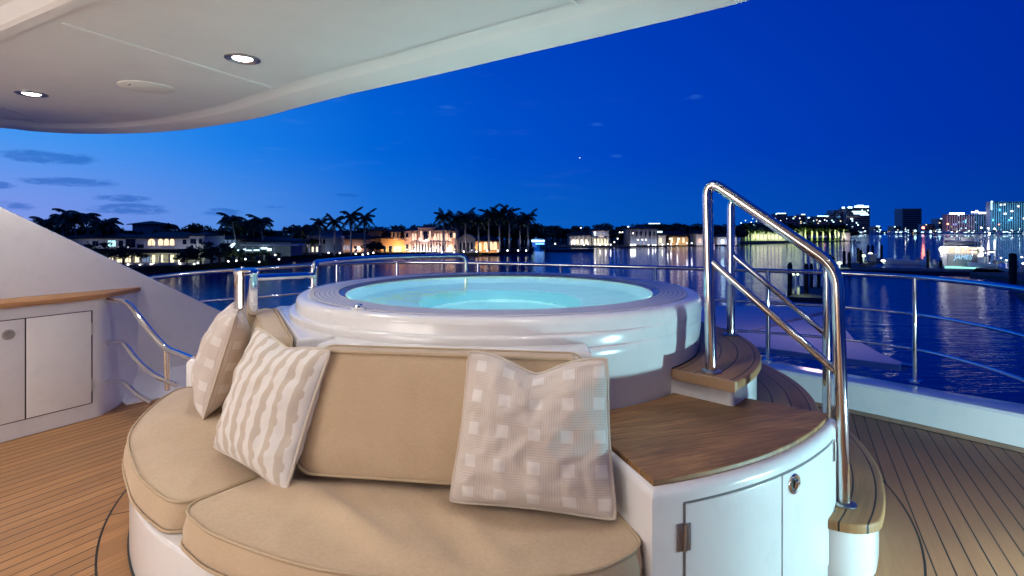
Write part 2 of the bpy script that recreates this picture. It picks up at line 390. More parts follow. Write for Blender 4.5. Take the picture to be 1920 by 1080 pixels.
# teak margin board along the aft bulwark
bm=NB(); vs=[3.0-i*.1 for i in range(61)]
prism(bm,[uv(aft(v,-.003),v)[:2] for v in vs]+[uv(aft(v,-.11),v)[:2] for v in vs[::-1]],0.0035,.0045); tag(obj('margin_board',bm,TEAK,None,False),'brown teak margin board curving along the foot of the white aft bulwark','deck board')
bm=NB(); prism(bm,[uv(aft(v,-.110),v)[:2] for v in vs]+[uv(aft(v,-.117),v)[:2] for v in vs[::-1]],0.0033,.0048)
prism(bm,[uv(aft(v,-.001),v)[:2] for v in vs]+[uv(aft(v,-.006),v)[:2] for v in vs[::-1]],0.0046,.0052); tag(obj('caulk_seam',bm,JOINT,None,False),'black caulking seam along the teak margin board by the bulwark','caulk seam')
# ---- bulwark with rounded cap, sweeping round the stern and up the port side
t=thing('bulwark','low white bulwark with broad shiny cap curving round the aft deck','bulwark',uv(2,1.5,0))
def bpath(k):
    P=[uv(aft(v,k),v) for v in [-3.0+i*.2 for i in range(29)]]
    return P+[uv(aft(2.7,k)-.12,3.0+k),uv(.9,3.12+k),uv(.3,3.15+k),uv(-1.5,3.15+k),uv(-5,3.15+k)]
bm=NB(); secs=[(0,-.3),(0,.0),(.015,.12),(.005,.185),(.02,.203),(.045,.207),(.25,.207),(.30,.19),(.33,.12),(.34,-.35)]
cols=[]
pp=[bpath(k) for k,_ in secs]
for i in range(len(pp[0])): cols.append([bm.verts.new((pp[j][i].x,pp[j][i].y,secs[j][1])) for j in range(len(secs))])
for a,b in zip(cols,cols[1:]):
    for j in range(len(secs)-1): bm.faces.new([a[j],a[j+1],b[j+1],b[j]])
bmesh.ops.recalc_face_normals(bm,faces=bm.faces)
obj('wall',bm,GEL,t)
# low courtesy lamp in the port bulwark, out of frame to the right
cl=uv(-.62,3.02,.30)
t=thing('courtesy_light','small round white courtesy lamp low in the port bulwark','deck lamp',uv(-.62,3.11,.30))
bm=NB(); M=Matrix.Translation(uv(-.62,3.12,.30))@Matrix.Rotation(math.atan2(-A,B),4,'Z')@Matrix.Rotation(PI/2,4,'Y')
bmesh.ops.create_cone(bm,cap_ends=True,segments=24,radius1=.05,radius2=.045,depth=.03,matrix=M); obj('bezel',bm,CHROME,t)
lamp('courtesy_lamp','SPOT',cl,135,(.52,.93,1.0),.022,rot=uv(.9,1.0,.55)-cl,spot_size=R(130),spot_blend=.35)
# ---- aft railing
EYE=CZ
def rpath(z,extra=()):
    P=[(660,493.5),(727,492),(800,492),(880,493),(1052,497),(1228,501.5),(1440,507.5),(1583,512.5),(1716,520),(1820,530),(1920,543),(2060,566),(2250,608)]
    top=[at(200,536,4.95),at(290,521,4.98),at(380,511,5.1),at(480,504.5,5.25),at(580,497.5,5.45)]+[onz(px,py,CZ-.36) for px,py in P]
    return crom(top,8)
RT=rpath(.99)
t=thing('deck_railing','polished steel three-bar railing running round the aft deck on the bulwark','railing',(0,0,0))
for z_,r_ in ((.99,.019),(.713,.0125),(.45,.0115)):
    bm=NB(); tube(bm,[Vector((p.x,p.y,p.z+z_-.99)) for p in RT],r_,12); obj('rail',bm,CHROME,t)
def near(px,lst): return min(lst,key=lambda p:abs(960+F*p.x/p.y-px))
for px in (457,631,747,905,1054,1228,1440,1718,2090):
    p=near(px,RT); bm=NB(); tube(bm,[(p.x,p.y,.2),(p.x,p.y,.985)],.019,14)
    tube(bm,[(p.x,p.y,.203),(p.x,p.y,.218)],.042,16); obj('stanchion',bm,CHROME,t)
# ---- ceiling
out=[(0,240),(60,246),(140,250.5),(250,250),(330,245),(400,236),(480,222),(550,204),(650,178),(800,144.5),(960,107),(1200,51),(1400,2)]
O=[onz(px,py,G) for px,py in out]
O=[uv(-5,-5.1,G),uv(-3,-5.0,G),uv(-1.75,-4.75,G)]+O+[uv(-.98,2.4,G),uv(-1.25,3.1,G),uv(-1.9,3.7,G),uv(-3,4.0,G),uv(-5,4.1,G)]
O=[Vector((p.x,p.y,0)) for p in crom(O,8)]
def offp(P,d):
    o=[]
    for i in range(len(P)):
        a=P[max(i-1,0)]; b=P[min(i+1,len(P)-1)]; t_=(b-a).normalized(); o.append(P[i]+Vector((t_.y,-t_.x,0))*d)
    return o
bm=NB(); prof=[(-.02,.42),(-.02,.03),(0,.0),(.03,.0),(.045,.004),(.21,.006),(.225,.012),(.29,.034),(.31,.034)]
rows=[[bm.verts.new((p.x,p.y,G+h)) for p in offp(O,d)] for d,h in prof]
for a,b in zip(rows,rows[1:]):
    for i in range(len(a)-1): bm.faces.new([a[i],a[i+1],b[i+1],b[i]])
inner=offp(O,.30)
struct('ceiling_edge',bm,PANEL)
bm=NB(); ZP=G+.0365
lim=-1.86
def U_(p): return (p.x-CX)*A+(p.y-CY)*B
def V_(p): return (p.x-CX)*B-(p.y-CY)*A
inn=[p for p in inner if U_(p)>lim]
vs_=[bm.verts.new((p.x,p.y,ZP)) for p in inn]
k0,k1=V_(inn[0]),V_(inn[-1])
lip=[]
for i in range(25):
    v=k1+(k0-k1)*i/24; lip.append(uv(lim-.04*math.cos((v+1)*.8),v,ZP))
lv=[bm.verts.new(p) for p in lip]
bmesh.ops.triangle_fill  # noqa
f=bm.faces.new(vs_+lv)
bmesh.ops.triangulate(bm,faces=[f])
struct('ceiling',bm,PANEL,False)
bm=NB(); l2=[[bm.verts.new((p+Vector((-A*d,-B*d,0))).xy.to_3d()+Vector((0,0,ZP+h))) for p in lip] for d,h in ((0,0),(-.0,-.012),(.045,-.012),(.06,0),(.07,.07),(.10,.085),(5,.085))]
for a,b in zip(l2,l2[1:]):
    for i in range(len(a)-1): bm.faces.new([a[i],a[i+1],b[i+1],b[i]])
bmesh.ops.recalc_face_normals(bm,faces=bm.faces)
struct('ceiling_coffer',bm,PANEL)
def seamline(a,b,name='ceiling_seam'):
    a=onz(*a,ZP); b=onz(*b,ZP); d=(b-a).normalized(); n=Vector((-d.y,d.x,0))*.006; bm=NB()
    vs=[bm.verts.new(p) for p in (a+n,b+n,b-n,a-n)]; up=[bm.verts.new(v.co-Vector((0,0,.005))) for v in vs]
    bm.faces.new(up)
    for i in range(4): bm.faces.new([vs[i],vs[(i+1)%4],up[(i+1)%4],up[i]])
    return bm
for a,b,l in (((116,42),(549,176),'long pale seam across the ceiling between the two downlights'),((0,200),(62,222),'short pale ceiling seam at the far left behind the left downlight'),((1066,-6),(1119,31),'thin ceiling seam near the roof edge above the spa')):
    tag(obj('ceiling_seam',seamline(a,b),SEAM,None,False),l,'ceiling seam')
# ceiling slab top (keeps the sky out)
bm=NB(); prism(bm,[p.xy for p in O]+[uv(-9,4.1).xy,uv(-9,-5.1).xy],G+.30,G+.42); struct('roof',bm,PANEL,False)
# ---- downlights
rowsu=((-1.17,(-.87,1.0,2.85)),(-1.37,(-2.74,)),(-3.3,(-2.7,-.9,.9,2.7)),(-5.2,(-2.7,-.9,.9,2.7)))
first=None
for u_,vv in rowsu:
    for v_ in vv:
        p=uv(u_,v_,ZP if u_>lim else ZP+.085)
        if v_==-.87: lb='bright round downlight in the ceiling nearer the middle of the deck'
        elif v_==-2.74: lb='bright round downlight in the ceiling at the far left'
        else: lb='round downlight in the ceiling overhead, outside the picture'
        if first is None:
            t=thing('downlight',lb,'downlight',p,'downlights in the aft deck ceiling'); first=t
            bm=NB(); lathe(bm,[(.085,0),(.085,-.006),(.078,-.010),(.068,-.010),(.062,-.003),(.050,.0),(.047,-.001)],(p.x,p.y),40)
            bmesh.ops.translate(bm,verts=bm.verts,vec=(0,0,p.z)); obj('trim_ring',bm,DCHROME,t)
            bm=NB(); lathe(bm,[(.048,0),(.03,-.006),(.0,-.008)],(p.x,p.y),24); bmesh.ops.translate(bm,verts=bm.verts,vec=(0,0,p.z-.002)); obj('lens',bm,DOWN,t)
        else: copytree(first,p,label=lb,group='downlights in the aft deck ceiling')
        lamp('downlight_lamp','SPOT',p-Vector((0,0,.03)),((25 if v_<2 else 8) if u_>-3 else (34 if v_<2 else 9)),(1,.935,.89) if v_<2 else (.85,.93,1),.04,rot=(0,0,-1),spot_size=R(150),spot_blend=.6)
p=uv(-1.12,-1.83,ZP); p=onz(276,163,ZP)
t=thing('ceiling_speaker','flat round off-white speaker grille flush in the ceiling','speaker',p)
bm=NB(); lathe(bm,[(.150,0),(.150,-.005),(.145,-.008),(.0,-.008)],(p.x,p.y),56); bmesh.ops.translate(bm,verts=bm.verts,vec=(0,0,p.z)); obj('grille',bm,mat('speaker_grille',(.78,.78,.76),.6),t)
bm=NB(); bmesh.ops.create_uvsphere(bm,u_segments=10,v_segments=6,radius=.006,matrix=Matrix.Translation(p+Vector((-.045,-.09,-.008)))); obj('screw',bm,JOINT,t)
# ---- unseen saloon front added behind the camera: glowing panes fill the ceiling and deck
t=thing('saloon_fill_front','unseen white saloon bulkhead with tall glowing panes added as fill light behind the aft deck','bulkhead',uv(-6.6,0,0))
bm=NB()
Mx=Matrix(((B,A,0,CX),(-A,B,0,CY),(0,0,1,0),(0,0,0,1)))   # (v,u,z)
wins=[(-4.0,-2.9),(-2.6,-1.4),(-1.2,-.05),(.05,1.2),(1.4,2.6)]
box(bm,-5,4.2,-6.7,-6.6,2.02,2.6,Mx); box(bm,-5,4.2,-6.7,-6.6,0,.12,Mx)
ed=[-5]+[q for w_ in wins for q in w_]+[4.2]
for i in range(0,len(ed),2): box(bm,ed[i],ed[i+1],-6.698,-6.602,.12,2.02,Mx)
obj('wall',bm,GEL,t,False)
SG=glow('saloon_fill_glow',(1,.93,.87),7.5)
for a,b in wins:
    bm=NB(); box(bm,a+.003,b-.003,-6.66,-6.64,.123,2.017,Mx); obj('added_pane',bm,SG if a<0 else DGL,t,False)
# ---- starboard locker, its teak top and the sloping wing behind it
Z1=CZ-.467
t=thing('side_locker','white side locker with two flush doors and thin teak top along the left bulwark','locker',uv(-2,-2.9,0))
def side(u,v,z): return uv(u,v,z)
bm=NB(); pl=[uv(-7,-2.768),uv(-1.0,-2.768),uv(-.958,-2.782),uv(-.935,-2.80),uv(-.583,-3.05),uv(-.583,-3.3),uv(-7,-3.3)]
prism(bm,[p.xy for p in pl],0.002,Z1-.035); obj('body',bm,GEL,t,True,25)
bm=NB(); pl=[uv(-7,-2.75),uv(-.99,-2.75),uv(-.93,-2.775),uv(-.565,-3.037),uv(-.57,-3.052),uv(-7,-3.052)]
prism(bm,[p.xy for p in pl],Z1-.034,Z1,.008); obj('top_board',bm,TEAK,t,True,25)
# doors: from photo px x 0..47 | 47..172
def uside(px):  # u where the ray of column px meets the locker face
    k=(px-960)/F; v=-2.768; return (k*(CY-A*v)-(CX+B*v))/(A-k*B)
u1,u2=uside(47.5),uside(172)
w_=u2-u1
for i,(a,b) in enumerate(((u1-w_,u1),(u1,u2),(u1-3*w_-.12,u1-2*w_-.12),(u1-2*w_-.12,u1-w_-.12))):
    bm=NB(); MM=Matrix(((A,B,0,CX),(B,-A,0,CY),(0,0,1,0),(0,0,0,1)))
    box(bm,a+.004,b-.004,-2.775,-2.764,.115,Z1-.115,MM,bev=.002); d=obj('door',bm,GEL,t,True,25)
    if i==1 or i==3:
        for zz in (.2,.6):
            bm=NB(); tube(bm,[uv(b-.001,-2.760,zz),uv(b-.001,-2.760,zz+.085)],.006,8); obj('hinge',bm,DCHROME,d)
    else:
        bm=NB(); c=uv(b-.085,-2.764,Z1-.205); Mr=Matrix.Translation(c)@Matrix.Rotation(math.atan2(-A,B),4,'Z')@Matrix.Rotation(PI/2,4,'Y')
        bmesh.ops.create_cone(bm,cap_ends=True,segments=32,radius1=.035,radius2=.031,depth=.014,matrix=Mr)
        bmesh.ops.create_cone(bm,cap_ends=True,segments=24,radius1=.018,radius2=.016,depth=.024,matrix=Mr); obj('latch',bm,DCHROME,d)
bm=NB()
for a in (u1-w_,u1,u2): box(bm,a-.0045,a+.0045,-2.7672,-2.7655,.112,Z1-.112,MM)
box(bm,u1-w_,u2,-2.7672,-2.7655,.110,.1175,MM); box(bm,u1-w_,u2,-2.7672,-2.7655,Z1-.1175,Z1-.110,MM)
obj('door_gap',bm,JOINT,t,False)
# wing: plane at v=-3.05, sloping top edge
def wl_(u): return CZ+.161-.588*(u+1.428)
t=thing('fashion_plate','tall glossy white wing panel sloping down to the bulwark on the left','wing panel',uv(-1,-3.1,0))
bm=NB(); us=[-7,-1.9,-1.6,-1.3,-1,-.7,-.4,-.1,.2,.5,.8,1.1,1.35]
prf=[]
for u_ in us: prf.append((u_,min(wl_(u_),3.2) if u_<1 else max(.25,wl_(u_))))
rings=[]
for u_,z_ in prf: rings.append([bm.verts.new(uv(u_,-3.053,-.2)),bm.verts.new(uv(u_,-3.053,z_-.03)),bm.verts.new(uv(u_,-3.062,z_-.008)),bm.verts.new(uv(u_,-3.085,z_)),bm.verts.new(uv(u_,-3.17,z_-.01)),bm.verts.new(uv(u_,-3.19,-.2))])
for a,b in zip(rings,rings[1:]):
    for j in range(5): bm.faces.new([a[j],b[j],b[j+1],a[j+1]])
bm.faces.new(rings[0]); bm.faces.new(rings[-1][::-1])
bmesh.ops.recalc_face_normals(bm,faces=bm.faces); obj('panel',bm,GEL,t,True,30)
# white fairing at the foot of the wing
bm=NB(); prof=[]
for i in range(13):
    u_=-.75+i*.17; row=[]
    for j in range(7):
        f_=j/6; v_=-3.052+f_*.30*(.6+.4*math.sin(i*.35)); row.append(bm.verts.new(uv(u_,v_,.002+.16*(1-f_)**2.2+.02*math.sin(i*.9)*(1-f_)*f_)))
    prof.append(row)
for a,b in zip(prof,prof[1:]):
    for j in range(6): bm.faces.new([a[j],a[j+1],b[j+1],b[j]])
bmesh.ops.recalc_face_normals(bm,faces=bm.faces)
bmesh.ops.solidify(bm,geom=bm.faces[:],thickness=.01)
tag(obj('side_fairing',bm,GEL),'smooth white moulded fairing where the left wing meets the deck','moulding')
# curved handrails
t=thing('side_handrail','three curved steel handrails fanning down from the end of the left locker','handrail',uv(-.8,-2.8,0))
def flange(bm,c,d,r=.03,th=.01):
    d=Vector(d).normalized(); tube(bm,[Vector(c),Vector(c)+d*th],r,20)
hr=[([(197,564,3.93),(214,564.5,3.90),(230,566,3.86),(243,573,3.80),(256,589,3.74),(275,613,3.68),(298,640,3.62),(315,655,3.58),(338,664,3.5),(362,674,3.40)],.0215),
    ([(197,642,3.93),(214,641,3.90),(228,641,3.86),(238,650,3.80),(251,668,3.74),(270,688,3.68),(292,704,3.62),(314,715,3.58),(332,722,3.52)],.0175),
    ([(197,716,3.93),(214,715.5,3.90),(227,715,3.86),(238,721,3.80),(252,735,3.74),(266,745,3.69),(285,756,3.62)],.0165)]
for P,r_ in hr:
    bm=NB(); pts=crom([at(*q) for q in P],6); tube(bm,pts,r_,12); flange(bm,pts[0]-(pts[1]-pts[0]).normalized()*.006,pts[1]-pts[0],.034,.008); obj('rail',bm,CHROME,t)
bm=NB(); tube(bm,[at(310.5,655,3.59),at(314,732,3.59)],.0155,12); tube(bm,[at(316,662,3.56),at(317.5,730,3.56)],.007,8); obj('post',bm,CHROME,t)
# ================================================================== THE SPA
RZ=CZ-.367
t=thing('hot_tub','large round white hot tub full of glowing turquoise water','hot tub',(CX,CY,0))
def shellprof(th):
    e=1-max(0,min(1,(th-8)/34)); e=e if th<100 else 0
    if th<-100: e=1-max(0,min(1,(-100-th)/30))
    a=1.2
    P=[(.93,RZ-.05),(.93,RZ-.022),(.935,RZ-.014),(.950,RZ-.010),(.962,RZ-.004),(.968,RZ)]
    P+=[(1.128,RZ),(1.133,RZ+.003),(1.165,RZ+.003),(1.183,RZ-.002),(1.196,RZ-.014),(1.201,RZ-.03)]
    P+=[(a+.003,RZ-.062),(a+.004,RZ-.067),(a+.004+.022*e,RZ-.069),(a+.004+.030*e,RZ-.072),(a+.003+.034*e,RZ-.080),(a+.001+.032*e,RZ-.120),(a-.001+.034*e,RZ-.125),(a+.054*e,RZ-.127),(a+.062*e,RZ-.131),(a+.066*e,RZ-.141),(a+.062*e,RZ-.165),(a+.05*e-.012,RZ-.26),(a-.015,RZ-.40),(a-.02,.0)]
    return P
bm=NB(); lathe(bm,None,n=180,fn=shellprof); obj('shell',bm,GEL,t,True,50)
bm=NB(); lathe(bm,[(.972,RZ+.0015),(.974,RZ+.005),(1.124,RZ+.005),(1.126,RZ+.0015)],n=180); obj('grating',bm,GRATE,t,True,50)
bm=NB(); WZ=RZ-.012; lathe(bm,[(.9295,RZ-.016),(.9295,WZ-.36),(.90,WZ-.44),(.86,WZ-.46),(.54,WZ-.47),(.51,WZ-.49)],n=120)
for f in bm.faces: f.normal_flip()
obj('basin',bm,BASIN,t)
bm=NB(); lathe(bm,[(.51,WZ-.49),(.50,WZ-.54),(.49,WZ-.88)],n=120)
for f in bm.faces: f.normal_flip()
obj('basin_riser',bm,plain('riser_acrylic_shade',(.10,.27,.26),.4,.1,3),t)  # the riser's shade is put into a darker acrylic colour
bm=NB(); lathe(bm,[(.49,WZ-.88),(.45,WZ-.93),(.0,WZ-.945)],n=120)
for f in bm.faces: f.normal_flip()
obj('basin_floor',bm,plain('floor_acrylic',(.62,.95,.92),.3,.15,6),t)
bm=NB(); bm.faces.new([bm.verts.new(pol(i*3,.929,WZ)) for i in range(120)]); bm.normal_update()
if bm.faces[:][0].normal.z<0:
    for f in bm.faces: f.normal_flip()
obj('water',bm,BWATER,t)
UL=glow('underwater_lamp',(.95,1,.94),170)
for th,r_,z_,sz in ((0,.485,WZ-.72,.08),(50,.485,WZ-.72,.07),(-50,.485,WZ-.72,.07),(0,.925,WZ-.25,.05),(60,.925,WZ-.25,.05),(-60,.925,WZ-.25,.05),(28,.925,WZ-.25,.05),(-28,.925,WZ-.25,.05)):
    bm=NB(); p=pol(th,r_,z_); d=(Vector((CX,CY,z_))-p).normalized(); tube(bm,[p,p+d*.012],sz*(1.35 if z_>WZ-.5 else 1),20); o=obj('underwater_light',bm,UL,t)
for th in (150,165,180,195,210,135,225):
    bm=NB(); p=pol(th,.925,WZ-.2); d=(Vector((CX,CY,p.z))-p).normalized(); tube(bm,[p,p+d*.01],.018,14); obj('jet',bm,mat('jet_white',(.9,.95,.95),.3) if th==150 else bpy.data.materials['jet_white'],t)
p=onz(672,581,RZ); t2=t
bm=NB(); lathe(bm,[(.034,0),(.034,.008),(.030,.012),(.0,.012)],(p.x,p.y),28); bmesh.ops.translate(bm,verts=bm.verts,vec=(0,0,RZ+.001)); b_=obj('control_button',bm,GEL,t)
bm=NB(); lathe(bm,[(.019,.010),(.019,.020),(.014,.024),(.0,.024)],(p.x,p.y),24); bmesh.ops.translate(bm,verts=bm.verts,vec=(0,0,RZ+.002)); obj('chrome_cap',bm,CHROME,b_)
bm=NB(); lathe(bm,[(.938,RZ-.0125),(.945,RZ-.009),(.962,RZ-.001),(.969,RZ+.002)],n=160); obj('overflow_channel',bm,mat('channel_reflection_grey',(.13,.15,.20),.18),t,True,50)  # dark reflection on the lip put into the ring's grey colour
# grab rail on the rim
t=thing('grab_rail','bent steel grab rail arching over the far left rim of the hot tub','grab rail',pol(-90,1.17,RZ))
P=[pol(-89,1.175,RZ),pol(-89,1.175,RZ+.155)]+[pol(a,1.175,RZ+.155-.012*((-a-89)/90)) for a in (-96,-104,-113,-122,-131,-140,-149,-157)]+[pol(-164.5,1.175,RZ+.143),pol(-164.5,1.175,RZ)]
bm=NB(); tube(bm,fillet(P,.06),.0185,14)
for q in (P[0],P[-1]): flange(bm,q,(0,0,1),.034,.008)
obj('rail',bm,CHROME,t)
# big steel column left of the tub and its tie bar
pc=Vector((-.498*2.96,2.96,0))
t=thing('steel_column','thick polished steel column standing behind the left end of the seat','column',pc)
bm=NB(); tube(bm,[pc,Vector((pc.x,pc.y,1.105))],.060,36,caps=False); 
top=[bm.verts.new((pc.x+.060*math.cos(2*PI*k/36),pc.y+.060*math.sin(2*PI*k/36),1.105+.012)) for k in range(36)]; bm.faces.new(top)
bmesh.ops.recalc_face_normals(bm,faces=bm.faces)
obj('post',bm,CHROME,t)
bm=NB(); lathe(bm,[(.064,1.100),(.066,1.112),(.062,1.124),(.04,1.133),(.0,1.136)],(pc.x,pc.y),36); obj('cap',bm,CHROME,t)
pe=pol(-89,1.175,RZ+.06)
bm=NB(); tube(bm,[Vector((pc.x+.03,pc.y,1.080)),Vector((pe.x,pe.y,1.062))],.019,12); obj('tie_bar',bm,CHROME,t)
# ---- curved bench base
def Rb(th): return 1.915 if th<-40 else (1.915-.03*min(1,(th+40)/45) if th<5 else 1.885-.03*min(1,(th-5)/10))
t=thing('curved_bench','white moulded bench base wrapping round the front of the hot tub','bench',pol(-35,1.5,0))
SZ=.38; BT=SZ-.106
bm=NB(); n=70; pts=[pol(-86+101.2*i/n,Rb(-86+101.2*i/n)-.005).xy for i in range(n+1)]+[pol(15.2-101.2*i/n,1.19).xy for i in range(n+1)]
prism(bm,pts,.002,BT,.012); obj('base',bm,GEL,t,True,30)
bm=NB(); pts=[pol(-86.3+101.8*i/n,Rb(-86+101.2*i/n)+.002).xy for i in range(n+1)]+[pol(15.5-101.8*i/n,1.5).xy for i in range(n+1)]
prism(bm,pts,.0015,.012); obj('black_caulk',bm,JOINT,t,False)
# plinths behind the two backrests: straight facets under the rim
for th,nm in ((-8,0),(-62,1)):
    bm=NB(); d=pol(th,1)-Vector((CX,CY,0)); tg=Vector((-d.y,d.x,0)); tg=tg if tg.x>0 else -tg
    c=Vector((CX,CY,0)); hw=.565
    q=[c+d*1.262+tg*hw,c+d*1.262-tg*hw,c+d*1.02-tg*(hw-.02),c+d*1.02+tg*(hw-.02)]
    prism(bm,[p.xy for p in q],SZ-.16,CZ-.472,.022); obj('back_plinth',bm,GEL,t,True,30)
# ---- backrest cushions
def backrest(th,name,label,off=0,hw=.54):
    d=(pol(th,1)-Vector((CX,CY,0))); tg=Vector((-d.y,d.x,0)); tg=tg if tg.x>0 else -tg; c=Vector((CX,CY,0))
    zb,zt=SZ+.055,CZ-.478; h=zt-zb
    def mp(s,q,n_):
        f=(q+h/2)/h; return c+d*(1.268+n_+.075*(1-f))+tg*(s+off)+Vector((0,0,zb+q+h/2))
    a,b=soft(2*hw,h,.115,.07,.02,mp,30); 
    tt=thing(name,label,'cushion',c+d*1.3+Vector((0,0,zb)),'canvas cushions of the curved bench')
    obj('cushion_body',a,FAB,tt,True,60); obj('piping',b,PIPE,tt,True,80); return tt
backrest(-8,'backrest_cushion','wide beige canvas backrest cushion between the striped and the basketweave pillow',0,.545)
backrest(-62,'backrest_cushion','beige canvas backrest cushion at the left, behind the striped pillow and against the tub',-.0,.545)
# ---- seat cushions
def tab(T,x):
    for (a,p),(b,q) in zip(T,T[1:]):
        if x<=b: f=max(0,min(1,(x-a)/(b-a))); f=f*f*(3-2*f); return p+(q-p)*f
    return T[-1][1]
def seat(t0,t1,r0,rf,label,wr):
    tc=(t0+t1)/2; rm=1.55
    def mp(s,q,n_):
        th=tc+math.degrees(s/rm); g=max(0,min(1,n_/.108)); ro=rf(th)+.022*(1-g); f=(q+.5); return pol(th,r0+(ro-r0)*f,BT+n_+.001)
    w=R(t1-t0)*rm; h0=1.0
    a,b=soft2(w,.66,.108,.075,.021,lambda s,q,n_:mp(s,q/.66,n_),56,wr)
    tt=thing('seat_cushion',label,'cushion',pol(tc,1.55,BT),'canvas cushions of the curved bench')
    obj('cushion_body',a,FAB,tt,True,60); obj('piping',b,PIPE,tt,True,80)
def soft2(w,h,t_,rc,cr,mp,k,wr): return soft(w,h,t_,rc,cr,mp,k,wr,22,.0055)
RID=[(-.22,.03,1.15,.30,.040,.014),(-.12,.06,1.0,.28,.035,.016),(-.02,.05,.85,.25,.035,.013),(.10,.10,.7,.22,.03,.009),(-.38,.0,1.3,.30,.05,.011),(-.30,.16,.2,.2,.03,.006),(.28,.13,.5,.2,.035,.006),(.45,.1,1.9,.2,.04,.006)]
def wrk(s,q):
    h=0
    for sx,qy,an,ln,wd,am in RID:
        qy+=.07
        dx,dy=s-sx,q-qy; a=dx*math.sin(an)+dy*math.cos(an); b=dx*math.cos(an)-dy*math.sin(an)+.25*a*a; h+=am*1.25*min(1,max(0,(q+.27)/.16))*math.exp(-(b/wd)**2-(a/ln)**4)
    return h-.006+.006*noise.noise(Vector((s*5,q*5,1)))+.003*noise.noise(Vector((s*13,q*9,4)))
def wrl(s,q): return .008*noise.noise(Vector((s*3,q*3,7)))+.003*noise.noise(Vector((s*11,q*9,4)))
seat(-35.2,15.3,1.24,lambda th:tab([(-36,1.868),(-26,1.90),(-13,1.918),(0,1.915),(8,1.895),(15.5,1.83)],th),'long beige canvas seat cushion at the front with soft folds',wrk)
seat(-86.5,-35.8,1.24,lambda th:tab([(-87,1.955),(-67,1.935),(-50,1.893),(-35,1.868)],th),'rounded beige canvas seat cushion at the left end, under two pillows',wrl)
# ---- throw pillows
def pillow(label,m,w,h,T,M,dent=0,seed=0,dx=0,bulge=1.0,sag=0,taper=0):
    n=56; bm=NB(); uvl=bm.loops.layers.uv.new('UV')
    def pt(a,b,sd):
        k=.055
        x_=a*w/2*(1-k*(1-b*b)*(abs(a)**2)); y_=b*h/2*(1-k*(1-a*a)*(abs(b)**2))
        x_*=1+taper*(.5-(b+1)/2)*1.0
        e=(abs(a)*abs(b))**6; x_*=1-.035*e; y_*=1-.035*e
        th=T/2*(max(0,1-abs(a)**2.6)**.62)*(max(0,1-abs(b)**2.6)**.62)
        nz=noise.noise(Vector((a*2.2+seed,b*2.2,sd*3)))*.016+noise.noise(Vector((a*5+seed,b*5,sd*5)))*.010+noise.noise(Vector((a*11+seed,b*9,sd*5)))*.004
        edge=min(1,(1-max(abs(a),abs(b)))*6)
        nz+=.006*math.sin((a*19 if abs(b)>abs(a) else b*17)+seed)*(1-edge)*min(1,(1-max(abs(a),abs(b)))*25)
        th+=nz*edge if True else 0
        g=math.exp(-abs((a-dx)/.42)**1.6)*max(0,(b+.15)/1.15)**2.0
        y_-=dent*g; th*=(1-.35*g*(dent>0))
        bend=-sag*(y_/h+.5)**2
        return M@Vector((x_*(1+.06*sag*0),y_+h/2,sd*th+bend))
    fr=[[bm.verts.new(pt(2*i/n-1,2*j/n-1,1)) for i in range(n+1)] for j in range(n+1)]
    bk=[[fr[j][i] if i in(0,n) or j in(0,n) else bm.verts.new(pt(2*i/n-1,2*j/n-1,-1)) for i in range(n+1)] for j in range(n+1)]
    for g,fl in ((fr,0),(bk,1)):
        for j in range(n):
            for i in range(n):
                q=[(j,i),(j,i+1),(j+1,i+1),(j+1,i)]; q=q[::-1] if fl else q
                f=bm.faces.new([g[a][b] for a,b in q])
                for l,(a,b) in zip(f.loops,q): l[uvl].uv=(b/n,a/n)
    bmesh.ops.remove_doubles(bm,verts=[],dist=0)
    bd=[fr[0][i].co.copy() for i in range(n)]+[fr[j][n].co.copy() for j in range(n)]+[fr[n][n-i].co.copy() for i in range(n)]+[fr[n-j][0].co.copy() for j in range(n)]
    tt=thing('throw_pillow',label,'pillow',M.translation.copy(),'throw pillows on the curved bench')
    obj('pillow_cover',bm,m,tt,True,80); pb=NB(); tube(pb,bd,.0062,8,closed=True); obj('piping',pb,PPIPE,tt,True,80)
def frame(base,right,up,roll=0):
    r_=Vector(right).normalized(); u_=Vector(up); u_=(u_-r_*u_.dot(r_)).normalized(); n_=r_.cross(u_)
    M=Matrix((( r_.x,u_.x,n_.x,base[0]),(r_.y,u_.y,n_.y,base[1]),(r_.z,u_.z,n_.z,base[2]),(0,0,0,1)))
    return M@Matrix.Rotation(roll,4,'Z')
bl=onz(838,938,SZ+.035); br=onz(1160,974,SZ+.030)
pillow('cream square pillow with basketweave pattern and dented top, in front of the teak table',WEAVE,.535,.515,.20,frame((bl+br)/2+Vector((0,-.015,0)),br-bl,Vector((.03,.105,.47))),dent=.060,seed=3.1,dx=.0,taper=.13)
bl=onz(404,852,SZ+.035); br=onz(542,922,SZ+.03)
pillow('cream pillow with scalloped beige vertical stripes leaning in the middle of the bench',STRIPE,.555,.52,.18,frame((bl+br)/2+Vector((-.02,.02,0)),br-bl,Vector((.085,.13,.455)),R(-3)),dent=.03,seed=9.4,dx=-.0)
pillow('cream basketweave pillow seen edge-on at the left end of the bench',WEAVE,.53,.56,.24,frame((-1.64,2.88,SZ+.03),Vector((.42,-.90,0)),Vector((.12,.06,.47)),R(-4)),dent=.02,seed=5.7)
